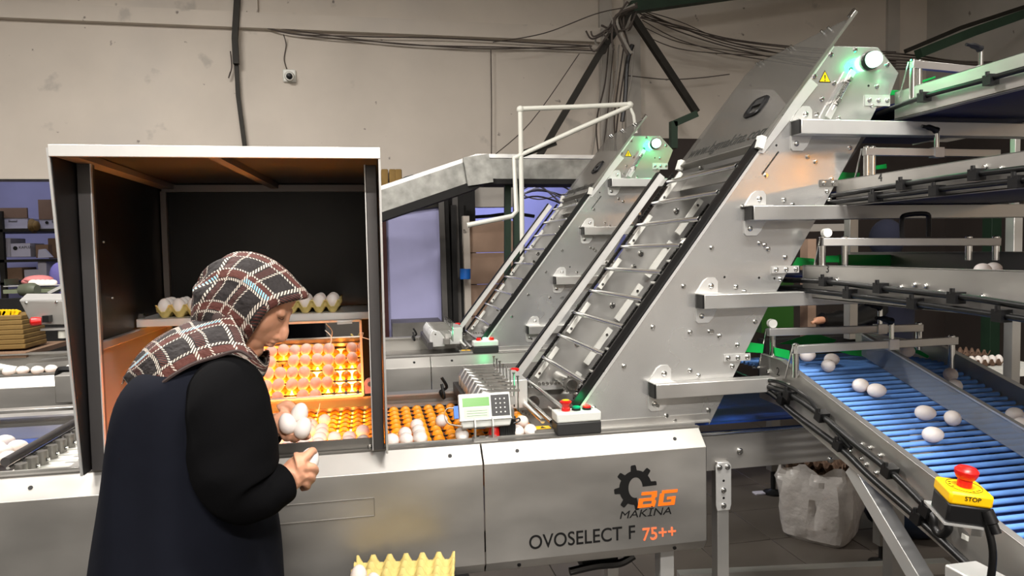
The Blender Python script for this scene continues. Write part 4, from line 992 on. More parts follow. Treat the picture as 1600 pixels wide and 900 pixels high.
guide('small green guide at the elevator end of conveyor 3', [(1238, 416), (1246, 402), (1272, 404), (1276, 415)], Y=2.26)
guide('short green guide between the posts of conveyor 3', [(1288, 410), (1288, 400), (1311, 399), (1312, 410)], Y=2.28)
guide('front green guide at the elevator end of the sloping conveyor', [(1165, 550), (1172, 535), (1194, 538), (1192, 552)], Y=2.22)
guide('green guide right of the post at the elevator end of the sloping conveyor', [(1211, 556), (1210, 543), (1234, 548), (1234, 562)], Y=2.16)
guide('long green guide across the back of the sloping conveyor', [(1215, 538), (1272, 520), (1308, 531), (1300, 538)], Y=2.62)
guide('green wedge guide before the clear divider of the sloping conveyor', [(1300, 546), (1354, 545), (1354, 558), (1330, 555)], Y=2.25)
guide('green wedge guide in the right lane of the sloping conveyor', [(1430, 543), (1452, 556), (1450, 560), (1432, 552)], Y=2.2)

# sloping conveyor with blue rods, marked 2
SB, ZB0, YB0 = .29, 1.135, 2.15
def zb_(y): return ZB0 + SB*(y-YB0)
def onC(x, y, off=0): return PP(x, y, (0, -SB, 1), ZB0-SB*YB0+off)
C2 = thing('conveyor', (1.6, 1.7, .95), 'sloping conveyor of blue rods marked 2, falling toward the lower right', 'conveyor')
X0, XD, XF = 1.335, 1.705, 1.985
YE = .72
def side(X, y0, y1, up, dn, name, m, fl=.022, ykink=2.12):
    pts = [(y0, zb_(y0)+up), (min(y1, ykink), zb_(min(y1, ykink))+up)]
    if y1 > ykink: pts.append((y1, zb_(ykink)+up+.004))
    lo = [(y, z-up-dn) for y, z in pts]
    mb = MB().prism([(X, y, z) for y, z in pts] + [(X, y, z) for y, z in lo[::-1]], (.003, 0, 0))
    for (ya, za), (yb, zb2) in zip(pts, pts[1:]):
        mb.hexa([(X, ya, za-.003), (X+fl, ya, za-.003), (X+fl, yb, zb2-.003), (X, yb, zb2-.003), (X, ya, za), (X+fl, ya, za), (X+fl, yb, zb2), (X, yb, zb2)])
    return mb.build(name, m, C2, bevel=.0008)
sp2 = side(X0, YE, 2.25, .042, .115, 'side_plate', STEELP)
side(XF, YE, 2.6, .06, .10, 'side_plate', STEELP, fl=-.022)
mb = MB(); pts = [(YE, zb_(YE)), (2.2, zb_(2.2))]
MB().prism([(XD, y, z+.006) for y, z in pts] + [(XD, y, z+.085) for y, z in pts[::-1]], (.004, 0, 0)).build('clear_divider', PLATEGL, C2)
MB().prism([(XD-.006, y, z+.082) for y, z in pts] + [(XD-.006, y, z+.088) for y, z in pts[::-1]], (.016, 0, 0)).build('divider_edge', STEEL, C2)
rod = None; y = 2.42
k = 0
while y > YE:
    zz = zb_(min(y, 2.13))
    if rod is None: rod = MB().cyl((X0+.006, 0, -.007), (XF-.004, 0, -.007), .0070, 10).build('blue_rod', ROD, C2); base = rod.location.copy(); rod.location = (0, y, zz); rod.location = Vector((0, y, zz))
    else: c2 = rod.copy(); COL.objects.link(c2); c2.parent = C2; c2.location = Vector((0, y, zz))
    y -= .0285; k += 1
MB().prism([(X0+.02, YE, zb_(YE)-.05), (X0+.02, 2.13, zb_(2.13)-.05), (X0+.02, 2.13, zb_(2.13)-.056), (X0+.02, YE, zb_(YE)-.056)], (.0, 0, 0)) if False else None
for x in (X0+.05, XD-.02, XF-.06): MB().bar((x, YE, zb_(YE)-.022), (x, 2.13, zb_(2.13)-.022), .02, .012).build('belt_runner', BLACKPL, C2)
MB().bar((X0+.35, YE, zb_(YE)-.10), (X0+.35, 1.75, zb_(1.75)-.10), .60, .008).build('return_belt', BELT, C2)
for (x, y) in ((1179, 574), (1186, 574), (1202, 580), (1206, 597), (1232, 601), (1285, 644), (1346, 695), (1360, 700), (1376, 712), (1389, 729), (1330, 705), (1347, 717), (1354, 726), (1370, 739), (1474, 801)):
    bolt(MB(), P(x, y, X=X0-.0005), -EX, .006, .008).build('plate_bolt', STEELB, sp2)
text('2', 'handwritten_number', INKG, sp2, P(1213, 586, X=X0-.0006), -EY, EZ, .04)
def onS(x, y): return P(x, y, X=X0-.026)
dC = (onS(1440, 805)-onS(1230, 620)).normalized()
hose(C2, [onS(*p) for p in ((1148, 582), (1190, 600), (1234, 616), (1284, 650), (1335, 692), (1390, 736), (1450, 796), (1460, 824), (1470, 836), (1482, 826), (1478, 808))], .0095, [(onS(1234, 616), dC), (onS(1284, 650), dC), (onS(1390, 736), dC), (onS(1450, 796), dC)])
hose(C2, [onS(*p) for p in ((1146, 588), (1200, 612), (1240, 645), (1313, 700), (1360, 745), (1440, 815), (1520, 890), (1560, 930))], .0095, [(onS(1224, 624), dC), (onS(1313, 695), dC), (onS(1437, 808), dC)])
MB().tube([onS(1200, 594), onS(1225, 600), onS(1262, 622), onS(1285, 650), onS(1330, 700)], .006, 8, 6).build('hose', RUBBER, C2)
# support strut and feet
a, b = P(1336, 730, X=1.40), P(1452, 925, X=1.40)
MB().bar(a, b, .045, .045, (1, 0, 0)).build('strut', ALU, C2, bevel=.002)
a = P(1376, 872, Z=.03); ft = MB().lathe((a.x, a.y, 0), EZ, [(.055, 0), (.055, .012), (.02, .022), (.01, .03), (.01, .10)], 18).build('levelling_foot', BLACKPL, C2)
MB().box((a.x-.025, a.y-.025, .10), (a.x+.025, a.y+.025, .95)).build('leg', STEELD, C2)
tag(MB().bar(P(1060, 903, Z=.10), P(1480, 884, Z=.10), .05, .05).build('floor_rail', STEEL), 'low steel rail running near the floor below the sloping conveyor', 'rail')
b_ = P(1525, 870, X=1.25)
tag(MB().box((1.19, b_.y-.06, b_.z-.25), (1.27, b_.y+.02, b_.z-.018)).build('clamp_block', ALU, bevel=.004), 'square aluminium block at the lower right below the black cable', 'block')
MB().prism([P(1503, 833, X=X0-.0005), P(1514, 839, X=X0-.0005), P(1513, 846, X=X0-.0005), P(1502, 841, X=X0-.0005)], (-.0006, 0, 0)).build('white_label', WHITEPL, sp2)

# eggs on the conveyors
EL = [((1345, 602), 'white egg touching the one at its right on the sloping blue rods', (1, .2, 0)), ((1370, 610), 'white egg touching the one at its left on the sloping blue rods', (1, -.4, 0)), ((1446, 645), 'white egg higher of three near the clear divider', (1, -.7, 0)), ((1488, 653), 'white egg against the clear divider of the sloping conveyor', (.5, 1, 0)),
      ((1458, 679), 'lowest white egg on the sloping blue rods', (1, -.3, 0)), ((1294, 571), 'white egg crossed by a bar shadow near the top of the sloping rods', (.6, 1, 0)), ((1300, 562), 'white egg half behind the shadowed egg near the top of the sloping rods', (1, .2, 0)), ((1262, 555), 'white egg under the front cross bar left of the shadowed egg', (1, 0, 0)),
      ((1418, 549), 'white egg under the front cross bar in the right lane', (1, .1, 0)), ((1485, 585), 'upper of two white eggs in the right lane of the sloping conveyor', (.6, 1, 0)), ((1492, 603), 'lower of two white eggs in the right lane of the sloping conveyor', (.8, 1, 0)), ((1586, 648), 'white egg in the right lane at the right edge of the picture', (1, .2, 0)), ((1596, 664), 'white egg cut by the right edge of the picture', (1, .3, 0))]
for (x, y), lab, ax in EL:
    p = onC(x, y, .022); egg(p, lab, axis=ax)
tag(bpy.data.objects['egg'], None, None)
for (x, y, Y), lab in (((1343, 410, 2.14), 'left of three white eggs behind the side plate of conveyor 3'), ((1359, 407, 2.2), 'middle white egg of three behind the side plate of conveyor 3'), ((1382, 408, 2.12), 'right white egg of three behind the side plate of conveyor 3, shaded on top'), ((1553, 421, 1.58), 'right white egg of a touching pair farther along conveyor 3'), ((1536, 423, 1.6), 'left white egg of a touching pair farther along conveyor 3')):
    q = P(x, y, Y=Y); q.z = 1.482-.038+.022
    egg(P(x, y, Z=1.467), lab, axis=(1, .3, 0))

# cross conveyor: flat blue belt, steel box frame and leg
C1 = thing('cross_conveyor', (1.5, 2.5, .77), 'flat blue belt conveyor running right from the front grader', 'conveyor')
MB().box((1.08, 2.27, .925), (1.95, 2.84, .932)).build('belt', BELTB, C1)
fr = MB().box((1.10, 2.25, .768), (1.95, 2.256, .888)).build('front_frame', STEELP, C1)
MB().cyl((1.07, 2.262, .893), (1.95, 2.262, .893), .011, 12).build('rolled_lip', STEELB, C1)
MB().box((1.10, 2.84, .768), (1.95, 2.846, .95)).build('back_frame', STEELP, C1)
for (x, y) in ((1156, 705), (1297, 718)): bolt(MB(), P(x, y, Y=2.25), -EY, .010, .010).build('frame_bolt', STEELB, fr)
def legm(px, par, hi):
    q = P(px, 760, Y=2.235); x = q.x
    lg = MB().box((x-.022, 2.236, .03), (x+.022, 2.28, .80)).build('leg', STEEL, par, bevel=.002)
    pz0, pz1 = P(1130, 798, Y=2.23).z, P(1130, 723, Y=2.23).z
    bp = MB().prism([(x-.024, 2.236, pz0), (x+.024, 2.236, pz0), (x+.029, 2.236, pz0+.02), (x+.029, 2.236, pz1-.012), (x+.02, 2.236, pz1), (x-.02, 2.236, pz1), (x-.029, 2.236, pz1-.012), (x-.029, 2.236, pz0+.02)], (0, -.004, 0)).build('bracket_plate', ALU, lg, bevel=.0008)
    for dx, f in ((-.015, .90), (.015, .90), (0, .42), (0, .10)): bolt(MB(), (x+dx, 2.232, pz0+(pz1-pz0)*f), -EY, .008, .008).build('bracket_bolt', STEELB, bp)
    for f in (.62, .26): MB().cyl((x, 2.2325, pz0+(pz1-pz0)*f), (x, 2.2315, pz0+(pz1-pz0)*f), .0045, 10).build('bracket_hole', INK, bp)
    MB().lathe((x, 2.258, 0), EZ, [(.04, 0), (.04, .012), (.012, .02), (.012, .03)], 14).build('levelling_foot', BLACKPL, lg)
legm(1130, C1, .8)
MB().box((1.88, 2.25, .02), (1.93, 2.30, .78)).build('leg', STEEL, C1)
q = P(1208, 771, Z=.0)
t = thing('machine_leg', (q.x, q.y, 0), 'steel leg with dark levelling foot standing on the tiles under the cross conveyor', 'leg')
MB().lathe((q.x, q.y, 0), EZ, [(.06, 0), (.06, .012), (.025, .022), (.015, .03), (.015, .16)], 18).build('levelling_foot', BLACKPL, t)
MB().box((q.x-.03, q.y-.03, .15), (q.x+.03, q.y+.03, .85)).build('post', STEELD, t)
q = P(1188, 772, Z=0); tag(MB().box((q.x-.04, q.y-.02, 0), (q.x+.03, q.y+.03, .012)).build('paper_scrap', CARDW, bevel=.003), 'white paper scrap on the floor tiles beside the levelling foot', 'paper')

# emergency stop on the right
ec = P(1503, 778, D=1.27)
es = thing('emergency_stop', ec-EZ*.03, 'yellow and black emergency stop box with a big red button', 'switch box')
d = Vector((.60, -.79, -.0)).normalized()       # long edge seen from upper left to lower right
d = Vector((.93, -.36, -.10)).normalized(); sd = Vector((.36, .92, .10)).normalized(); nn = d.cross(sd).normalized()
M3 = Matrix((d, sd, nn)).transposed()
MB().cbox(ec-nn*.018, (.070, .068, .036), M3).build('base', BLACKPL, es, bevel=.004)
yl = MB().cbox(ec+nn*.011, (.072, .070, .024), M3).build('yellow_lid', YELPL, es, bevel=.005)
MB().lathe(ec+nn*.023, nn, [(.012, 0), (.012, .014), (.0145, .015), (.0165, .018), (.019, .024), (.0195, .030), (.015, .035), (.006, .037)], 24).build('red_button', REDPL, es)
mb = MB(); rr = circ(ec+nn*.0235, d, sd, .0285, 40); 
for a, b in zip(rr, rr[1:]+rr[:1]): mb.bar(a, b, .0008, .0008, nn)
mb.build('printed_ring', INK, yl)
for k, ang in enumerate((150, 175, 200, 285, 305, 325)):
    a = radians(ang); p = ec+nn*.0236+(d*cos(a)+sd*sin(a))*.0235; MB().cbox(p, (.004, .0018, .0005), M3).build('printed_mark', INK, yl)
text('STOP', 'printed_word', INK, yl, ec+nn*.010-sd*.0353-d*.012, d, nn, .011)
cp = ec+d*.028-sd*.030-nn*.025
MB().lathe(cp+nn*.02, Vector((.2, -.4, -1)), [(.011, 0), (.011, .022), (.008, .024), (.008, .04)], 14).build('cable_gland', BLACKPL, es)
hose(es, [cp+EZ*.01, cp+Vector((.006, -.012, -.05)), cp+Vector((.004, -.008, -.12)), cp+Vector((-.004, .0, -.22)), cp+Vector((.01, .02, -.40))], .0065, [], 'cable')
MB().cbox(ec-nn*.038+sd*.01, (.075, .09, .004), M3).cbox(ec-nn*.05+d*.03+sd*.02, (.02, .06, .03), M3).build('mounting_plate', ALU, es)

# posts and dark things behind the conveyors
def post(px, y0, y1, Y, label, w=.05, m=STEEL):
    a, b = P(px, y0, Y=Y), P(px, y1, Y=Y); return tag(MB().box((a.x-w/2, Y, b.z), (a.x+w/2, Y+w, a.z)).build('steel_post', m, bevel=.002), label, 'post')
post(1592, 330, 640, 2.9, 'steel post at the right edge behind conveyor 3', .05)
post(1335, 340, 530, 3.0, 'slim steel post between the conveyors right of the elevator', .045)
post(1592, 150, 330, 2.9, 'steel post at the right edge between the two upper conveyors', .03)
post(1558, 330, 640, 5.2, 'dark green post behind the conveyors at right', .10, GREENP)
tag(MB().box((P(1190, 470, Y=4.6).x, 4.6, P(1200, 520, Y=4.6).z), (P(1240, 470, Y=4.6).x, 4.9, P(1200, 440, Y=4.6).z)).build('green_cabinet', GREENBOX), 'leaf green painted cabinet glimpsed behind the elevator edge', 'cabinet')
tag(MB().box((P(1262, 500, Y=4.9).x, 4.9, .8), (P(1266, 500, Y=4.9).x+.05, 5.0, 1.6)).build('wooden_post', TAN), 'pale wooden post behind the cross bars', 'post')
tag(MB().box((P(1190, 500, Y=4.2).x, 4.15, .62), (P(1420, 500, Y=4.2).x, 4.25, P(1300, 525, Y=4.2).z)).build('low_partition', DIRT), 'dark low partition behind the rear cross bar', 'partition')
dk = MB(); 
tag(MB().box((2.6, 6.5, 0), (6.1, 6.6, 2.62)).box((6.05, 3.0, 0), (6.1, 6.5, 2.62)).build('dark_partition', mat('brown_partition', (.20, .17, .155), .8, var=.2, scale=2)), 'dark brown partition behind the stacked conveyors', 'partition')
# person in navy clothes glimpsed between the conveyors
q = P(1345, 500, Y=3.9)
pr = thing('person', (q.x, 3.95, 0), 'person in dark clothes glimpsed between the conveyors, arm reaching left', 'person')
mb = MB(); rr = [(0.0, .10, .09), (.4, .11, .1), (.85, .17, .13), (1.1, .18, .14), (1.35, .19, .13), (1.45, .10, .09)]
mb.loft([[Vector((q.x+.22+cos(2*pi*i/18)*a, 3.95+sin(2*pi*i/18)*b, z)) for i in range(18)] for z, a, b in rr]); mb.build('body', NAVYC, pr)
mb = MB(); a = P(1372, 482, Y=3.9); mb.tube([a, P(1330, 498, Y=3.82), P(1285, 500, Y=3.78)], [.075, .06, .045], 12, 5); mb.build('sleeve', RUBBER, pr)
MB().tube([P(1290, 500, Y=3.78), P(1278, 501, Y=3.77), P(1268, 505, Y=3.77)], [.02, .022, .010], 10, 4).build('hand', SKIN, pr)
MB().ell((q.x+.22, 3.95, 1.58), .10, .11, .13).build('head', NAVYC, pr)

# polythene sack of brown trays on the floor
sk = thing('tray_sack', (2.36, 3.35, 0), 'clear polythene sack holding brown egg trays on the floor tiles', 'sack')
_q = P(1322, 861, Z=0); cx, cy = _q.x+.01, _q.y+.225
random.seed(5)
rings = []; nS = 48; ph = [random.uniform(0, 6.28) for _ in range(6)]
def sq(a, r): 
    x_, y_ = cos(a), sin(a); f = (abs(x_)**5+abs(y_)**5)**-.2; return x_*f*r, y_*f*r
rot = Matrix.Rotation(radians(38), 3, 'Z')
for z, r in ((0, .150), (.02, .166), (.08, .176), (.16, .184), (.24, .186), (.31, .184), (.34, .178), (.372, .170), (.398, .176)):
    rg = []
    for i in range(nS):
        a = 2*pi*i/nS; x_, y_ = sq(a, r); wv = 1 + (.05*sin(5*a+z*16+ph[0]) + .04*sin(11*a-z*26+ph[1]) + .028*sin(19*a+z*44+ph[2]))*min(1, z*6)
        zz = z + ((.02*sin(7*a+ph[3]) + .12*max(0, sin(a+radians(38)))**2) if z > .38 else 0)
        v = rot @ Vector((x_*wv, y_*wv, 0)); jt = .007*min(1, z*9); rg.append(Vector((cx+v.x+random.uniform(-jt, jt), cy+v.y+random.uniform(-jt, jt), zz)))
    rings.append(rg)
mb = MB(); mb.loft(rings, caps=False); mb.f.append(tuple(range(nS-1, -1, -1)))
o = mb.build('polythene_bag', POLY, sk, sharp=28)
for k in range(4):
    tm = tray_mb(6, 6, .048); R_2 = Matrix.Rotation(radians(38), 3, 'Z'); tm.v = [R_2 @ v + Vector((cx, cy, .24+.048*k)) for v in tm.v]
    if k == 3:
        t3_ = thing('egg_tray', (cx, cy, .39), 'topmost brown egg tray in the polythene sack', 'egg tray'); tm.build('pulp_tray', TRAYB, t3_, sharp=60)
    else:
        t3_ = thing('egg_tray', (cx, cy, .24+.05*k), 'brown egg tray stacked below the topmost one in the polythene sack', 'egg tray', 'trays in the sack'); tm.build('pulp_tray', TRAYB, t3_, sharp=60)
mb = MB(); mb.box((-.135, -.135, 0), (.135, .135, .235)); R_2 = Matrix.Rotation(radians(38), 3, 'Z'); mb.v = [R_2 @ v + Vector((cx, cy, .004)) for v in mb.v]
tag(mb.build('tray_bundle', TRAYB, bevel=.01), 'brown bundle of trays at the bottom of the polythene sack', 'trays')
# second sack, blue bag
q = P(1415, 810, Y=3.6); mb = MB(); mb.ell((q.x, 3.7, .22), .24, .2, .24, nu=24, nv=14)
for i, v in enumerate(mb.v): v.z = max(.0, v.z); v.x += .02*sin(v.z*60+i); v.y += .015*sin(i*2.1)
tag(mb.build('plastic_bag', POLY, sharp=70), 'second crumpled polythene bag behind the steel strut', 'bag')
q = P(1450, 845, Y=3.1); mb = MB(); mb.ell((q.x, 3.2, .16), .26, .2, .17, nu=24, nv=14)
for i, v in enumerate(mb.v): v.z = max(.0, v.z); v.x += .015*sin(v.z*50+i*1.3)
tag(mb.build('blue_bag', mat('dark_blue_bag', (.04, .10, .18), .4), sharp=70), 'dark blue plastic bag on the floor under the sloping conveyor', 'bag')
# trays with eggs far right
q = P(1545, 585, Y=3.6)
t = thing('far_table', (q.x, 3.7, 0), 'white edged table at right behind the sloping conveyor', 'table')
za = P(1540, 578, Y=3.4).z; xa = P(1500, 580, Y=3.4).x; xb3 = P(1640, 580, Y=3.4).x
MB().box((xa, 3.4, za-.05), (xb3, 4.1, za)).build('table_top', WHITEPL, t); 
for x in (xa+.05, xb3-.05): MB().box((x-.03, 3.6, 0), (x+.03, 3.66, za-.05)).build('leg', STEELD, t)
tray((xa+.25, 3.6, za), TRAYB, 'brown egg tray on the white edged table at right', nx=6, ny=5)
for i in range(6): egg((xa+.25+(i-2.5)*.0475, 3.6-.095, za+.037), 'egg in the brown tray on the white edged table', 'eggs in the far tray', axis=(.1, .1, 1))
tray((xa+.45, 3.85, za+.001), TRAYB, 'second brown egg tray behind the first on the white edged table', nx=5, ny=4)
# ------------------------------------------------------------------ left edge: transfer head, pads, rear infeed
th_ = thing('transfer_head', (-.95, 2.5, .95), 'row of grey egg grippers under a dark tube, left of the cabinet', 'machine')
ta, tb_ = P(8, 722, Y=2.20), P(134, 649, Y=2.78)
zt_ = ta.z; ta = Vector((ta.x, 2.2, ta.z)); tb_ = Vector((ta.x, 2.8, ta.z))
MB().cyl(ta, tb_, .013, 14).build('dark_tube', DGREY, th_); MB().cyl(ta+Vector((.006, 0, -.018)), tb_+Vector((.006, 0, -.018)), .005, 8).build('thin_rod', STEELB, th_)
g0 = None
for k in range(9):
    y = 2.22 + .066*k
    if g0 is None:
        x = ta.x+.03
        g0 = MB().cyl((x, y, zt_-.075), (x, y, zt_-.012), .016, 14).build('gripper_cup', STEELD, th_); yg = y
        MB().prism([(x+.0, y-.02, zt_-.065), (x+.07, y-.006, zt_-.058), (x+.13, y-.006, zt_-.058), (x+.13, y+.004, zt_-.058), (x+.07, y+.006, zt_-.058), (x, y+.02, zt_-.065)], (0, 0, .005)).build('gripper_finger', STEEL, g0)
        MB().cyl((x+.017, y-.004, zt_-.04), (x+.021, y-.004, zt_-.04), .006, 10).build('screw', STEELB, g0)
    else:
        c2 = g0.copy(); COL.objects.link(c2); c2.parent = th_; c2.location = (0, .066*k, 0)
        for ch in g0.children: d = ch.copy(); COL.objects.link(d); d.parent = c2
MB().bar((ta.x+.18, 2.18, zt_-.045), (ta.x+.18, 2.84, zt_-.045), .03, .045).build('lower_bar', STEEL, th_, bevel=.002)
mb = MB(); q = ta+Vector((-.06, -.02, -.045)); mb.loft([[q+EX*sx+Vector((0, .045*cos(a)*1.0, .038*sin(a))) for a in [2*pi*i/20 for i in range(20)]] for sx in (-.06, .03)])
ep = mb.build('white_end_cover', WHITEPL, th_)
pa = None
padx = thing('pad_row', (-1.05, 2.5, .9), 'stepped row of white plastic pads under the grippers', 'machine')
for k in range(10):
    y = 2.22 + .066*k
    if pa is None:
        pa = MB().hexa([(-1.10, y-.03, .90), (-.83, y-.03, .90), (-.83, y+.03, .90), (-1.10, y+.03, .90), (-1.06, y-.025, .93), (-.87, y-.025, .93), (-.87, y+.022, .93), (-1.06, y+.022, .93)]).build('white_pad', WHITEPL, padx, bevel=.002)
    else: c2 = pa.copy(); COL.objects.link(c2); c2.parent = padx; c2.location = (0, .066*k, 0)
MB().box((-1.20, 2.2, .885), (-.80, 2.82, .899)).build('pad_bed', BLACKPL, padx)
bl = tag(MB().box((-2.2, 2.55, .905), (-1.12, 2.80, .912)).build('blue_belt', BELTB), 'blue ribbed belt behind the white egg pile at the left edge', 'belt')
for k, (x, y) in enumerate(((8, 690), (28, 698), (4, 706), (14, 716), (-6, 700))):
    p = P(x, y, Z=.94); egg(p, 'white egg in the pile at the left edge below the blue belt', 'egg pile at the left edge', axis=(1, .3, 0), s=1.05)
# rear infeed frames behind the front line at the left
inf = thing('infeed_frame', (-1.7, 3.3, .8), 'stacked grey steel infeed frames at the left behind the front grader', 'machine')
def frm(y0, y1, Y, x0, x1, dep, name, m):
    a, b = P(x0, y1, Y=Y), P(x1, y0, Y=Y); return MB().box((a.x, Y, a.z), (b.x, Y+dep, b.z)).build(name, m, inf, bevel=.002)
frm(634, 646, 3.05, -40, 140, .05, 'channel', STEELP); frm(646, 656, 3.04, -40, 140, .05, 'channel', STEEL); frm(656, 680, 3.0, -40, 92, .04, 'grey_cover', mat('blue_grey_sheet', (.52, .54, .64), .5, .4)); frm(673, 681, 2.96, 4, 76, .03, 'white_strip', WHITEPL)
MB().cyl(P(81, 668, Y=2.97), P(81, 655, Y=2.97), .018, 14).build('black_peg', RUBBER, inf)
# second grader, left part: eggs and cover box
for k, x in enumerate((14, 33, 59, 78, 112)):
    p = P(x, 583, Y=4.08); egg(Vector((p.x, 4.08+.02*(k % 2), .975)), ('first white egg from the left on the rear grader bed', 'second white egg from the left on the rear grader bed', 'third white egg from the left on the rear grader bed', 'fourth white egg from the left on the rear grader bed', 'white egg beside the black loop on the rear grader bed')[k], axis=(1, .2, 0), s=1.05)
a, b = P(92, 628, Y=3.9), P(140, 583, Y=3.9)
bx2 = thing('motor_cover', (b.x, 3.9, a.z), 'grey box cover on the rear grader left of the cabinet', 'box')
MB().box((a.x, 3.86, a.z), (b.x+.3, 3.97, b.z)).build('cover', STEELP, bx2, bevel=.004)
MB().tube([P(90, 590, Y=4.0), P(92, 580, Y=4.0), P(100, 577, Y=4.0), P(140, 577, Y=4.0)], .016, 8, 5).build('black_loop', BLACKPL, bx2)
a, b = P(28, 580, Y=4.5), P(140, 564, Y=4.5)
bx3 = thing('rear_cover', (b.x, 4.6, a.z), 'long grey steel cover behind the eggs of the rear grader', 'cover')
MB().prism([(a.x, 4.5, a.z), (a.x+.05, 4.5, b.z), (b.x+.3, 4.5, b.z+.03), (b.x+.3, 4.5, a.z)], (0, .3, 0)).build('cover', STEEL, bx3, bevel=.004)
tag(MB().cyl(P(-10, 572, Y=4.5), P(26, 578, Y=4.5), .02, 10).build('white_tube', PVC), 'short white tube left of the long grey cover', 'tube')
# grey control box with red knob on a beam
Yc = 4.3
cbx = thing('control_box', (P(75, 500, Y=Yc).x, Yc, P(75, 505, Y=Yc).z), 'grey slanted control box with red knob left of the cabinet', 'control box')
MB().prism([P(31, 471, Y=Yc), P(105, 470, Y=Yc), P(118, 507, Y=Yc), P(49, 507, Y=Yc)], (0, .18, 0)).build('face', STEELP, cbx, bevel=.003)
MB().prism([P(31, 471, Y=Yc), P(105, 470, Y=Yc), P(105, 461, Y=Yc+.2), P(42, 461, Y=Yc+.2)], (0, 0, .008)).build('top', ALU, cbx)
MB().box(P(66, 504, Y=Yc-.05), P(82, 492, Y=Yc+.0)).build('latch_block', BLACKPL, cbx)
q = P(58, 502, Y=Yc-.05); MB().lathe(q, (-1, -.3, 0), [(.02, -.02), (.024, 0), (.024, .025), (.015, .032)], 14).build('red_knob', REDPL, cbx)
for x, y in ((41, 473), (88, 472), (103, 505)): bolt(MB(), P(x, y, Y=Yc), -EY, .007, .006).build('bolt', STEELB, cbx)
bm_ = tag(MB().box(P(63, 517, Y=Yc+.02), P(140, 509, Y=Yc+.1)).build('beam', ALU), 'light steel beam under the grey control box', 'beam')
tag(MB().cyl(P(97, 528, Y=Yc+.06), P(97, 517, Y=Yc+.06), .02, 10).build('pipe_stub', PVC), 'white pipe stub hanging under the light steel beam', 'pipe')
# egg tray stack on a pallet, far left
st0 = P(18, 548, Y=4.8); 
random.seed(3)
for k in range(7):
    z = P(18, 546-7.6*k, Y=4.8).z
    t = thing('egg_tray_stack', (st0.x, 4.8, z), ('lowest', 'second lowest', 'third lowest', 'middle', 'third highest', 'second highest', 'topmost')[k]+' brown egg tray layer of the stack at the far left', 'egg tray', 'tray stack at the far left')
    MB().box((P(-30, 500, Y=4.8).x, 4.8, z), (P(37-k*.6, 500, Y=4.8).x, 5.1, z+.030)).build('tray_layer', OCHRE, t, bevel=.006)
z = P(18, 493, Y=4.8).z
for k in range(6): tag(MB().bar(P(-2+5.2*k, 493, Y=4.85), P(2+5.2*k, 485, Y=4.85), .03, .03).build('yellow_tray_edge', YELPL), 'upright yellow tray edge on top of the brown stack at the far left', 'egg tray', 'yellow tray edges on the stack')
pal = thing('wooden_table', (st0.x, 4.9, 0), 'rough wooden table under the tray stack at the far left', 'table')
zt2 = P(18, 549, Y=4.8).z
MB().box((P(-60, 500, Y=4.8).x, 4.7, zt2-.03), (P(50, 500, Y=4.8).x, 5.3, zt2)).build('table_top', CARD, pal)
for x in (P(6, 500, Y=4.8).x, P(33, 500, Y=4.8).x, P(46, 500, Y=4.8).x): MB().box((x-.02, 4.75, 0), (x+.02, 4.8, zt2-.03)).build('leg', CARD, pal)
# far conveyor with pale eggs, greenish
Yf = 5.6
fc = thing('far_conveyor', (P(60, 455, Y=Yf).x, Yf, P(60, 462, Y=Yf).z), 'greenish far conveyor carrying pale yellow eggs at the upper left', 'conveyor')
MB().box(P(5, 459, Y=Yf), P(120, 447, Y=Yf+.4)).build('frame', mat('grey_green_paint', (.42, .45, .36), .6), fc)
MB().box(P(5, 447, Y=Yf), P(120, 444.5, Y=Yf+.1)).build('rail', ALU, fc)
MB().bar(P(76, 458, Y=Yf-.05), P(100, 446, Y=Yf-.05), .02, .02).build('brace', ALU, fc)
MB().lathe(P(46, 453, Y=Yf-.1), (1, -.3, 0), [(.04, -.06), (.05, 0), (.05, .03), (.035, .06)], 16).build('motor', mat('grey_green_motor', (.34, .36, .30), .5), fc)
MB().box(P(8, 446, Y=Yf), P(28, 435, Y=Yf+.2)).build('gear_box', mat('dark_green_grey', (.20, .24, .18), .6), fc)
for k in range(5):
    p = P(52+7.5*k, 442, Y=Yf+.1); egg(p, 'pale yellow egg on the greenish far conveyor', 'eggs on the far conveyor', axis=(1, 0, .2), s=1.15)
tag(MB().ell(P(60, 437, Y=Yf+.25), .10, .08, .035).ell(P(50, 440, Y=Yf+.25), .07, .06, .03).build('pink_cloth', PINKC), 'pink cloth heap behind the pale yellow eggs', 'cloth')
tag(MB().box(P(-90, 640, Y=6.6), P(150, 462, Y=6.7)).build('dark_backdrop', DIRT), 'plain dark backdrop added in place of clutter below the grey control box', 'backdrop')  # plain dark sheet added to stand for the dark clutter here
# ------------------------------------------------------------------ the woman
WM = thing('person', (-.45, 1.74, 0), 'woman in dark plaid headscarf and navy vest sorting eggs at the cabinet', 'person')
YC = 1.74
hc_ = P(399, 465, Y=YC)                         # centre of the head
hp, hy = radians(33), radians(-8)
hf = Vector((cos(hp)*cos(hy), cos(hp)*sin(hy), -sin(hp))); hs = Vector((sin(hy), -cos(hy), 0)); hu = hs.cross(hf)
hu = -hu if hu.z < 0 else hu
def H(f, u, s): return hc_ + hf*f + hu*u + hs*s
HM = Matrix((hf, hs, hu)).transposed()
bd = MB()
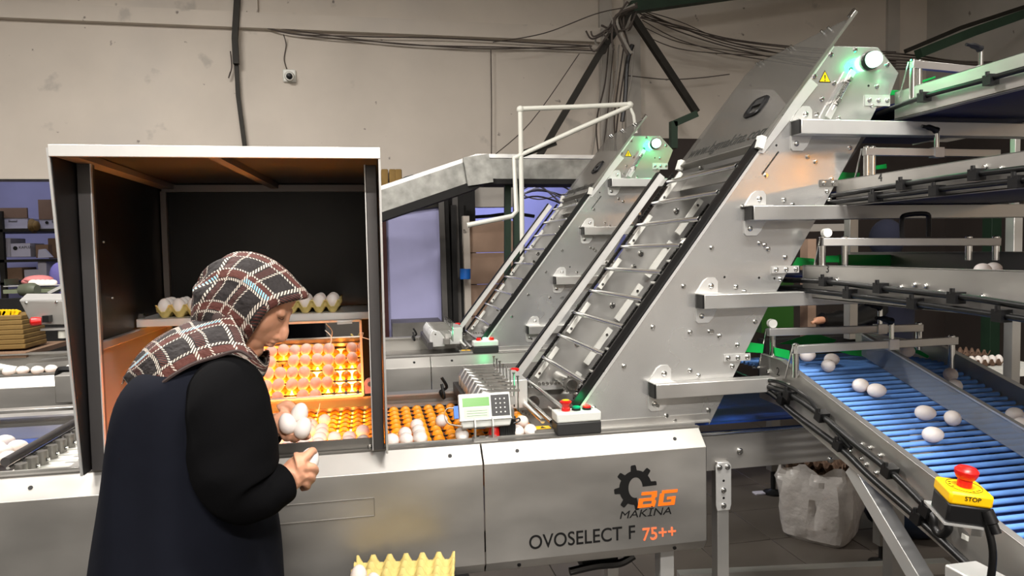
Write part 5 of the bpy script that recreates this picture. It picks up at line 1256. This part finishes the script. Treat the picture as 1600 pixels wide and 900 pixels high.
# skull, face, jaw
bd.ell(H(-.015, .002, 0), .092, .072, .078, HM, 28, 18)
bd.ell(H(.030, -.022, 0), .060, .060, .085, HM, 24, 16)
bd.ell(H(.038, -.084, 0), .040, .044, .034, HM, 20, 14)     # jaw
bd.ell(H(.062, -.106, 0), .020, .022, .018, HM, 16, 12)     # chin
bd.ell(H(.055, -.045, 0), .038, .040, .050, HM, 20, 14)
bd.ell(H(.064, .030, 0), .020, .050, .030, HM, 20, 14)      # brow
for s in (-1, 1):
    bd.ell(H(.050, -.028, s*.031), .027, .026, .036, HM, 16, 12)   # cheekbones
    bd.ell(H(.074, .006, s*.030), .013, .016, .011, HM, 16, 12)    # lids
    bd.ell(H(.087, -.053, s*.012), .011, .009, .008, HM, 12, 10)   # nostril wings
    bd.ell(H(.000, -.01, s*.078), .016, .010, .028, HM, 14, 10)    # ears under the scarf
bd.tube([H(.080, .014, 0), H(.089, -.014, 0), H(.1015, -.046, 0), H(.093, -.056, 0)], [.008, .0088, .0118, .010], 12, 4)   # nose
bd.ell(H(.088, -.0655, 0), .011, .021, .0055, HM, 16, 10)    # upper lip
bd.ell(H(.085, -.0765, 0), .011, .018, .0060, HM, 16, 10)    # lower lip
bd.ell(H(.080, -.058, 0), .014, .020, .010, HM, 14, 10)
# neck, torso, arms, legs
nk = P(352, 545, Y=YC); pel = P(302, 860, Y=YC)
bd.tube([H(-.03, -.05, 0), P(366, 520, Y=YC), nk], [.055, .055, .075], 16, 4)
def ringxy(c, a, b, n=24): return [Vector((c.x+a*cos(2*pi*i/n), c.y+b*sin(2*pi*i/n), c.z)) for i in range(n)]
TR_ = [(548, 352, .06, .08), (575, 318, .10, .17), (610, 303, .125, .19), (680, 300, .14, .18), (760, 298, .15, .18), (860, 296, .15, .19)]
bd.loft([ringxy(P(x, y, Y=YC), a, b) for y, x, a, b in TR_])
hipz = P(296, 860, Y=YC).z
for s in (-1, 1):
    c0_ = P(296, 860, Y=YC); bd.tube([Vector((c0_.x, YC+.09*s, hipz+.02)), Vector((c0_.x+.01, YC+.09*s, .45)), Vector((c0_.x-.01, YC+.09*s, .08))], [.10, .07, .045], 14, 4)
    bd.tube([Vector((c0_.x-.04, YC+.09*s, .045)), Vector((c0_.x+.10, YC+.09*s, .035))], [.045, .035], 12)
shR = P(352, 602, Y=1.60); elR = P(372, 760, Y=1.55); wrR = P(447, 752, Y=1.575)
shL = Vector((shR.x-.05, 1.93, shR.z)); elL = P(400, 735, Y=2.0); wrL = P(428, 668, Y=1.93)
elL = Vector((P(352, 715, Y=1.98).x, 1.985, P(352, 715, Y=1.98).z))
bd.tube([shR, elR], [.055, .042], 14, 4); bd.tube([elR, wrR], [.042, .029], 14, 4)
bd.tube([shL, elL], [.055, .042], 14, 4); bd.tube([elL, wrL], [.042, .027], 14, 4)
# near hand seen from the back, closed on an egg
def onH(x, y, Y): return P(x, y, Y=Y)
YH = 1.60
bd.tube([wrR, onH(456, 743, YH-.005), onH(470, 731, YH)], [.028, .031, .032], 14, 4)
bd.tube([onH(464, 727, YH-.006), onH(478, 722, YH-.004)], [.029, .024], 14, 3)
for pts, rr in (([(470, 722), (480, 712), (488, 705), (491, 711)], [.0115, .0105, .0098, .0085]),      # index on top of the egg
                ([(475, 729), (487, 730), (492, 736), (485, 742)], [.0115, .0102, .0098, .0085]),
                ([(472, 738), (484, 743), (487, 749), (479, 752)], [.0115, .0098, .0094, .0082]),
                ([(466, 746), (476, 754), (480, 760), (472, 763)], [.0108, .0090, .0086, .0075])):
    ys = [YH-.012, YH-.008, YH+.012, YH+.034]
    bd.tube([onH(x, y, yy) for (x, y), yy in zip(pts, ys)], rr, 10, 4)
bd.tube([onH(458, 733, YH+.025), onH(468, 720, YH+.04), onH(480, 712, YH+.048)], [.015, .0125, .010], 10, 4)      # thumb behind
# far hand, palm up under three eggs
YL = 1.90
bd.tube([wrL, onH(438, 662, YL), onH(450, 667, YL)], [.027, .030, .028], 14, 4)
bd.tube([onH(440, 648, YL+.02), onH(452, 642, YL+.025)], [.020, .014], 12, 3)
for pts, rr, ys in (([(436, 640), (448, 633), (458, 638), (462, 645)], [.015, .014, .0125, .011], [YL+.03, YL+.03, YL+.02, YL+.01]),       # thumb over the back egg
                    ([(440, 668), (446, 682), (452, 683), (455, 675)], [.0125, .0115, .0105, .009], [YL-.012, YL-.02, YL-.03, YL-.036]),
                    ([(448, 670), (457, 684), (464, 684), (467, 674)], [.0125, .0115, .0105, .009], [YL-.004, YL-.012, YL-.026, YL-.036]),
                    ([(455, 668), (468, 680), (478, 682), (484, 680)], [.0125, .0115, .0105, .009], [YL+.008, YL+.004, YL-.004, YL-.01]),
                    ([(458, 662), (470, 664), (480, 660), (483, 655)], [.012, .011, .010, .0085], [YL+.02, YL+.024, YL+.024, YL+.02])):
    bd.tube([onH(x, y, yy) for (x, y), yy in zip(pts, ys)], rr, 10, 4)
body = bd.build('body', SKIN, WM)
rm = body.modifiers.new('remesh', 'REMESH'); rm.mode = 'VOXEL'; rm.voxel_size = .0028; rm.use_smooth_shade = True
sm_ = body.modifiers.new('smooth', 'SMOOTH'); sm_.factor = .5; sm_.iterations = 4
LIP = mat('lips', (.62, .33, .28), .45); HAIR = mat('dark_brow_hair', (.24, .15, .12), .8)
for s in (-1, 1):
    MB().tube([H(.0785, .024, s*.012), H(.0785, .029, s*.026), H(.067, .028, s*.044)], [.0014, .0018, .0010], 8, 5).build('eyebrow', HAIR, body)
    MB().tube([H(.0835, -.003, s*.020), H(.0850, -.006, s*.030), H(.0765, -.004, s*.042)], .0010, 6, 5).build('eyelash_line', HAIR, body)
MB().tube([H(.082, -.0712, -.020), H(.0945, -.0712, 0), H(.082, -.0712, .020)], [.0009, .0014, .0009], 8, 5).build('lip_line', LIP, body)

# clothes
def outline(rows, n=36, Y0=YC):
    rings = []
    for y, xl, xr, b, yo, pw in rows:
        a0, a1 = P(xl, y, Y=Y0), P(xr, y, Y=Y0); c = (a0+a1)/2; a = (a1-a0).length/2; rg = []
        for i in range(n):
            t = 2*pi*i/n; cx_, sy_ = cos(t), sin(t); f = (abs(cx_)**pw+abs(sy_)**pw)**(-1/pw)
            rg.append(Vector((c.x+a*cx_*f, c.y+yo+b*sy_*f, c.z)))
        rings.append(rg)
    return rings
rows = [(540, 318, 392, .07, 0, 2), (552, 268, 398, .13, 0, 2), (572, 218, 402, .175, 0, 2.1), (602, 192, 407, .195, 0, 2.2), (650, 182, 414, .20, 0, 2.3), (710, 173, 418, .20, 0, 2.3), (770, 166, 425, .205, 0, 2.3), (840, 155, 438, .215, 0, 2.2), (905, 147, 441, .225, 0, 2.1)]
rg = outline(rows); last = rg[-1]; cz = last[0].z
for z, k in ((.62, 1.03), (.45, 1.06), (.28, 1.08), (.12, 1.1)):
    c = sum(last, Vector())/len(last); rg.append([Vector((c.x+(p.x-c.x)*k, c.y+(p.y-c.y)*k, z)) for p in last])
random.seed(2)
for j, r in enumerate(rg):
    for i, p in enumerate(r):
        t = 2*pi*i/len(r); wv = .006*min(1, j/4)*(sin(5*t+j*.35)+.7*sin(9*t-j*.5)); d = Vector((cos(t), sin(t), 0)); r[i] = p+d*wv
vest = MB().loft(rg).build('vest', VEST, WM, sharp=80); ss = vest.modifiers.new('sub', 'SUBSURF'); ss.levels = 1; ss.render_levels = 2
# trim seams on the vest: armhole edge and back seam
def sleeve(pts, rr, name, n=18):
    pts = spline([Vector(p) for p in pts], 5); m = len(pts); rings = []; x = None
    for i, p in enumerate(pts):
        d = (pts[min(i+1, m-1)]-pts[max(i-1, 0)]).normalized()
        x = d.orthogonal().normalized() if x is None else (x-d*x.dot(d)).normalized(); y = d.cross(x)
        f = i/(m-1)*(len(rr)-1); k = min(int(f), len(rr)-2); r = rr[k]+(rr[k+1]-rr[k])*(f-k)
        rings.append([p+(x*cos(2*pi*q/n)+y*sin(2*pi*q/n))*r*(1+.022*sin(i*.55+q*2*pi/n*2)*(1 if 2 < i < m-3 else 0)+.012*sin(i*1.1-q*2*pi/n*3)*(1 if 2 < i < m-3 else 0)) for q in range(n)])
    o = MB().loft(rings).build(name, SLEEVE, WM, sharp=80); s = o.modifiers.new('sub', 'SUBSURF'); s.levels = 1; s.render_levels = 1; return o
sleeve([P(350, 588, Y=1.64), P(353, 604, Y=1.60), P(358, 640, Y=1.575), P(364, 690, Y=1.56), P(368, 735, Y=1.55), P(378, 764, Y=1.548), P(406, 768, Y=1.552), P(430, 760, Y=1.56), P(446, 752, Y=1.575)], [.045, .078, .088, .091, .090, .076, .060, .050, .042], 'near_sleeve', 22)
sleeve([shL+Vector((0, -.02, .03)), (shL+elL)/2, elL], [.08, .085, .07], 'far_upper_sleeve'); sleeve([elL, (elL+wrL)/2, wrL], [.075, .06, .04], 'far_fore_sleeve')
cf = P(446, 753, Y=1.578)
# skirt under the vest and shoes
for s in (-1, 1):
    c0_ = P(296, 860, Y=YC); MB().ell((c0_.x+.03, YC+.09*s, .045), .13, .05, .05).build('shoe', RUBBER, WM)
sl = MB().loft([[Vector((p.x*1.0, p.y, z)) for p in last] for z in (.40, .14)]) if False else None

# headscarf: hood lofted from the face opening to the back of the head
PL = bpy.data.materials.new('plaid_scarf'); PL.use_nodes = True; nt = PL.node_tree; N = nt.nodes; K = nt.links; b = N['Principled BSDF']; b.inputs['Roughness'].default_value = .8
uv = N.new('ShaderNodeUVMap'); sp_ = N.new('ShaderNodeSeparateXYZ'); K.new(uv.outputs[0], sp_.inputs[0])
def mth(op, a, bb=None, c=None):
    n = N.new('ShaderNodeMath'); n.operation = op
    for i, v in enumerate((a, bb, c)):
        if v is None: continue
        if isinstance(v, (int, float)): n.inputs[i].default_value = v
        else: K.new(v, n.inputs[i])
    return n.outputs[0]
U, V = sp_.outputs[0], sp_.outputs[1]
def band(x, per, lo, hi):
    f = mth('FRACT', mth('DIVIDE', x, per)); return mth('MULTIPLY', mth('GREATER_THAN', f, lo), mth('LESS_THAN', f, hi))
diag = mth('ADD', U, V)
dash = band(diag, .0085, 0, .55)
dash2 = band(mth('SUBTRACT', U, V), .0085, 0, .5)
def mix(fac, a, bcol):
    n = N.new('ShaderNodeMix'); n.data_type = 'RGBA'; K.new(fac, n.inputs[0])
    if isinstance(a, tuple): n.inputs[6].default_value = a
    else: K.new(a, n.inputs[6])
    n.inputs[7].default_value = bcol; return n.outputs[2]
base = lin((.10, .075, .075)); rust = lin((.31, .15, .12)); cream = lin((.76, .72, .67)); sky = lin((.55, .78, .86))
c = mix(band(U, .085, .08, .30), base, rust)
c = mix(mth('MULTIPLY', band(V, .095, .10, .32), dash2), c, rust)
c = mix(mth('MULTIPLY', band(U, .085, .33, .40), dash), c, cream)
c = mix(mth('MULTIPLY', band(U, .085, .02, .07), dash), c, cream)
c = mix(mth('MULTIPLY', band(V, .095, .36, .47), dash), c, cream)
c = mix(mth('MULTIPLY', band(V, .095, .02, .08), dash2), c, cream)
c = mix(mth('MULTIPLY', mth('MULTIPLY', band(U, .17, .60, .66), dash), band(V, .19, .2, .7)), c, sky)
K.new(c, b.inputs['Base Color'])
tcn = N.new('ShaderNodeTexNoise'); tcn.inputs['Scale'].default_value = 14; bp = N.new('ShaderNodeBump'); bp.inputs['Strength'].default_value = .5; bp.inputs['Distance'].default_value = .012
K.new(tcn.outputs['Fac'], bp.inputs['Height']); K.new(bp.outputs[0], b.inputs['Normal'])
def cloth(rings, name, closed, par, capend=False, su=1.0):
    n = len(rings[0]); m = len(rings); mb = MB(); mb.loft(rings, caps=False, closed=closed)
    if capend: mb.f.append(tuple(range((m-1)*n, m*n)))
    o = mb.build(name, PL, par, sharp=80)
    me = o.data; ul = me.uv_layers.new(name='UVMap')
    us = []
    for j in range(m):
        acc = [0]
        for i in range(1, n+1): acc.append(acc[-1] + (rings[j][i % n]-rings[j][i-1]).length)
        us.append(acc)
    vs = [0]
    for j in range(1, m): vs.append(vs[-1] + max((rings[j][i]-rings[j-1][i]).length for i in range(n)))
    for pol in me.polygons:
        idx = [me.loops[l].vertex_index for l in pol.loop_indices]; cols = [k % n for k in idx]; wrap = max(cols)-min(cols) > n/2
        for l in pol.loop_indices:
            k = me.loops[l].vertex_index; i = k % n; j = k // n; q = us[j][i] if not (wrap and i == 0) else us[j][n]
            ul.data[l].uv = (q*su, vs[j])
    sd = o.modifiers.new('solid', 'SOLIDIFY'); sd.thickness = .004; sd.offset = 0
    s = o.modifiers.new('sub', 'SUBSURF'); s.levels = 1; s.render_levels = 2
    return o
nH = 40
def hring(top, sidev, bot, n=nH):              # each: (f, u[, s]) : top point, side point, bottom point of a ring about the head
    r = []
    for i in range(n):
        a = 2*pi*i/n                            # 0 = top, going to the near side
        ct, st = cos(a), sin(a)
        wT, wB, wS = max(0, ct)**2, max(0, -ct)**2, st*st
        f = top[0]*wT + bot[0]*wB + sidev[0]*wS
        u = (top[1]-sidev[1])*ct if ct > 0 else -(bot[1]-sidev[1])*ct
        r.append(H(f, sidev[1]+u, st*sidev[2]))
    return r
rings = [hring((.097, .056), (.052, -.012, .071), (.040, -.118)), hring((.106, .066), (.052, -.012, .080), (.042, -.132)), hring((.094, .075), (.038, -.015, .087), (.030, -.142)), hring((.067, .080), (.012, -.018, .092), (.010, -.150)),
         hring((.014, .094), (-.020, -.02, .095), (-.015, -.155)), hring((-.044, .092), (-.045, -.02, .096), (-.035, -.158)), hring((-.090, .070), (-.072, -.025, .090), (-.055, -.150)), hring((-.106, .052), (-.092, -.03, .078), (-.075, -.130)),
         hring((-.118, .026), (-.108, -.035, .060), (-.094, -.104)), hring((-.126, -.004), (-.119, -.04, .034), (-.116, -.068)), hring((-.129, -.034), (-.128, -.045, .008), (-.127, -.054))]
for j, r in enumerate(rings):
    for i, p in enumerate(r):
        if j > 2: r[i] = p + (p-hc_).normalized()*(.004*sin(i*.95+j*.5)+.0025*sin(i*1.9-j*.8))*min(1, (j-2)/3)
hood = cloth(rings, 'headscarf', True, WM, True)
# the wrap under the chin and round the neck
rn = []
for (x, y, a, bb, tl) in ((398, 545, .040, .062, .0), (384, 552, .060, .078, .0), (368, 556, .078, .095, .0), (352, 560, .095, .115, .0)):
    c0_ = P(x, y, Y=YC); ax = (hf*.55+EZ*.6).normalized(); rr = []
    for i in range(30):
        t = 2*pi*i/30; e1_ = Vector((.75, 0, -.55)).normalized(); rr.append(c0_ + e1_*a*cos(t)*1.0 + EY*bb*sin(t) + Vector((0, 0, .012*sin(3*t))))
    rn.append(rr)
wrap = cloth(rn, 'scarf_wrap', True, hood)
# drape over the upper back
ridge = [(352, 478), (322, 496), (290, 506), (252, 522), (222, 548), (200, 578), (190, 604)]
near = [(394, 560), (372, 552), (338, 553), (298, 572), (258, 598), (226, 622), (203, 618)]
dr = []; nD = 15
for k, ((rx, ry), (nx, ny)) in enumerate(zip(ridge, near)):
    a = P(rx, ry, Y=YC); e = P(nx, ny, Y=YC-.165+.055*max(0, k-4)); e2 = Vector((e.x, 2*YC-e.y, e.z)); row = []
    for i in range(nD):
        t = i/(nD-1)*2-1; q = abs(t)
        tgt = e if t < 0 else e2
        p = a.lerp(tgt, q); p = p + EZ*(.045*(1-q)*q*4*.6) + Vector((0, (tgt.y-a.y)*(.35*(1-q)*q*1.6), 0))
        p = p + EZ*.006*sin(k*2.2+i*1.7) + Vector((-.004*sin(i*2.0), 0, 0)); row.append(p)
    dr.append(row)
drape = cloth(dr, 'scarf_drape', False, hood)
mb = MB(); mb.tube([r[0] for r in dr] , .004, 6, 5); mb.build('scalloped_trim', TRIM, drape)
kn = P(342, 502, Y=1.66); mb = MB(); mb.ell(kn, .016, .012, .024).ell(kn+Vector((.004, -.004, -.03)), .008, .008, .02); mb.build('scarf_pin', TRIM, hood)
# eggs in her hands
egg(P(483, 719, Y=1.618), 'white egg held in her near hand', axis=(.3, .6, 1))
for (x, y, yy), lab, ax in (((468, 646, 1.90), 'upper white egg of three in her far hand', (.3, .2, 1)), ((449, 662, 1.87), 'left white egg of three in her far hand', (-.3, .3, 1)), ((473, 669, 1.87), 'lower right white egg of three in her far hand', (.4, .4, 1))):
    egg(P(x, y, Y=yy), lab, axis=ax)
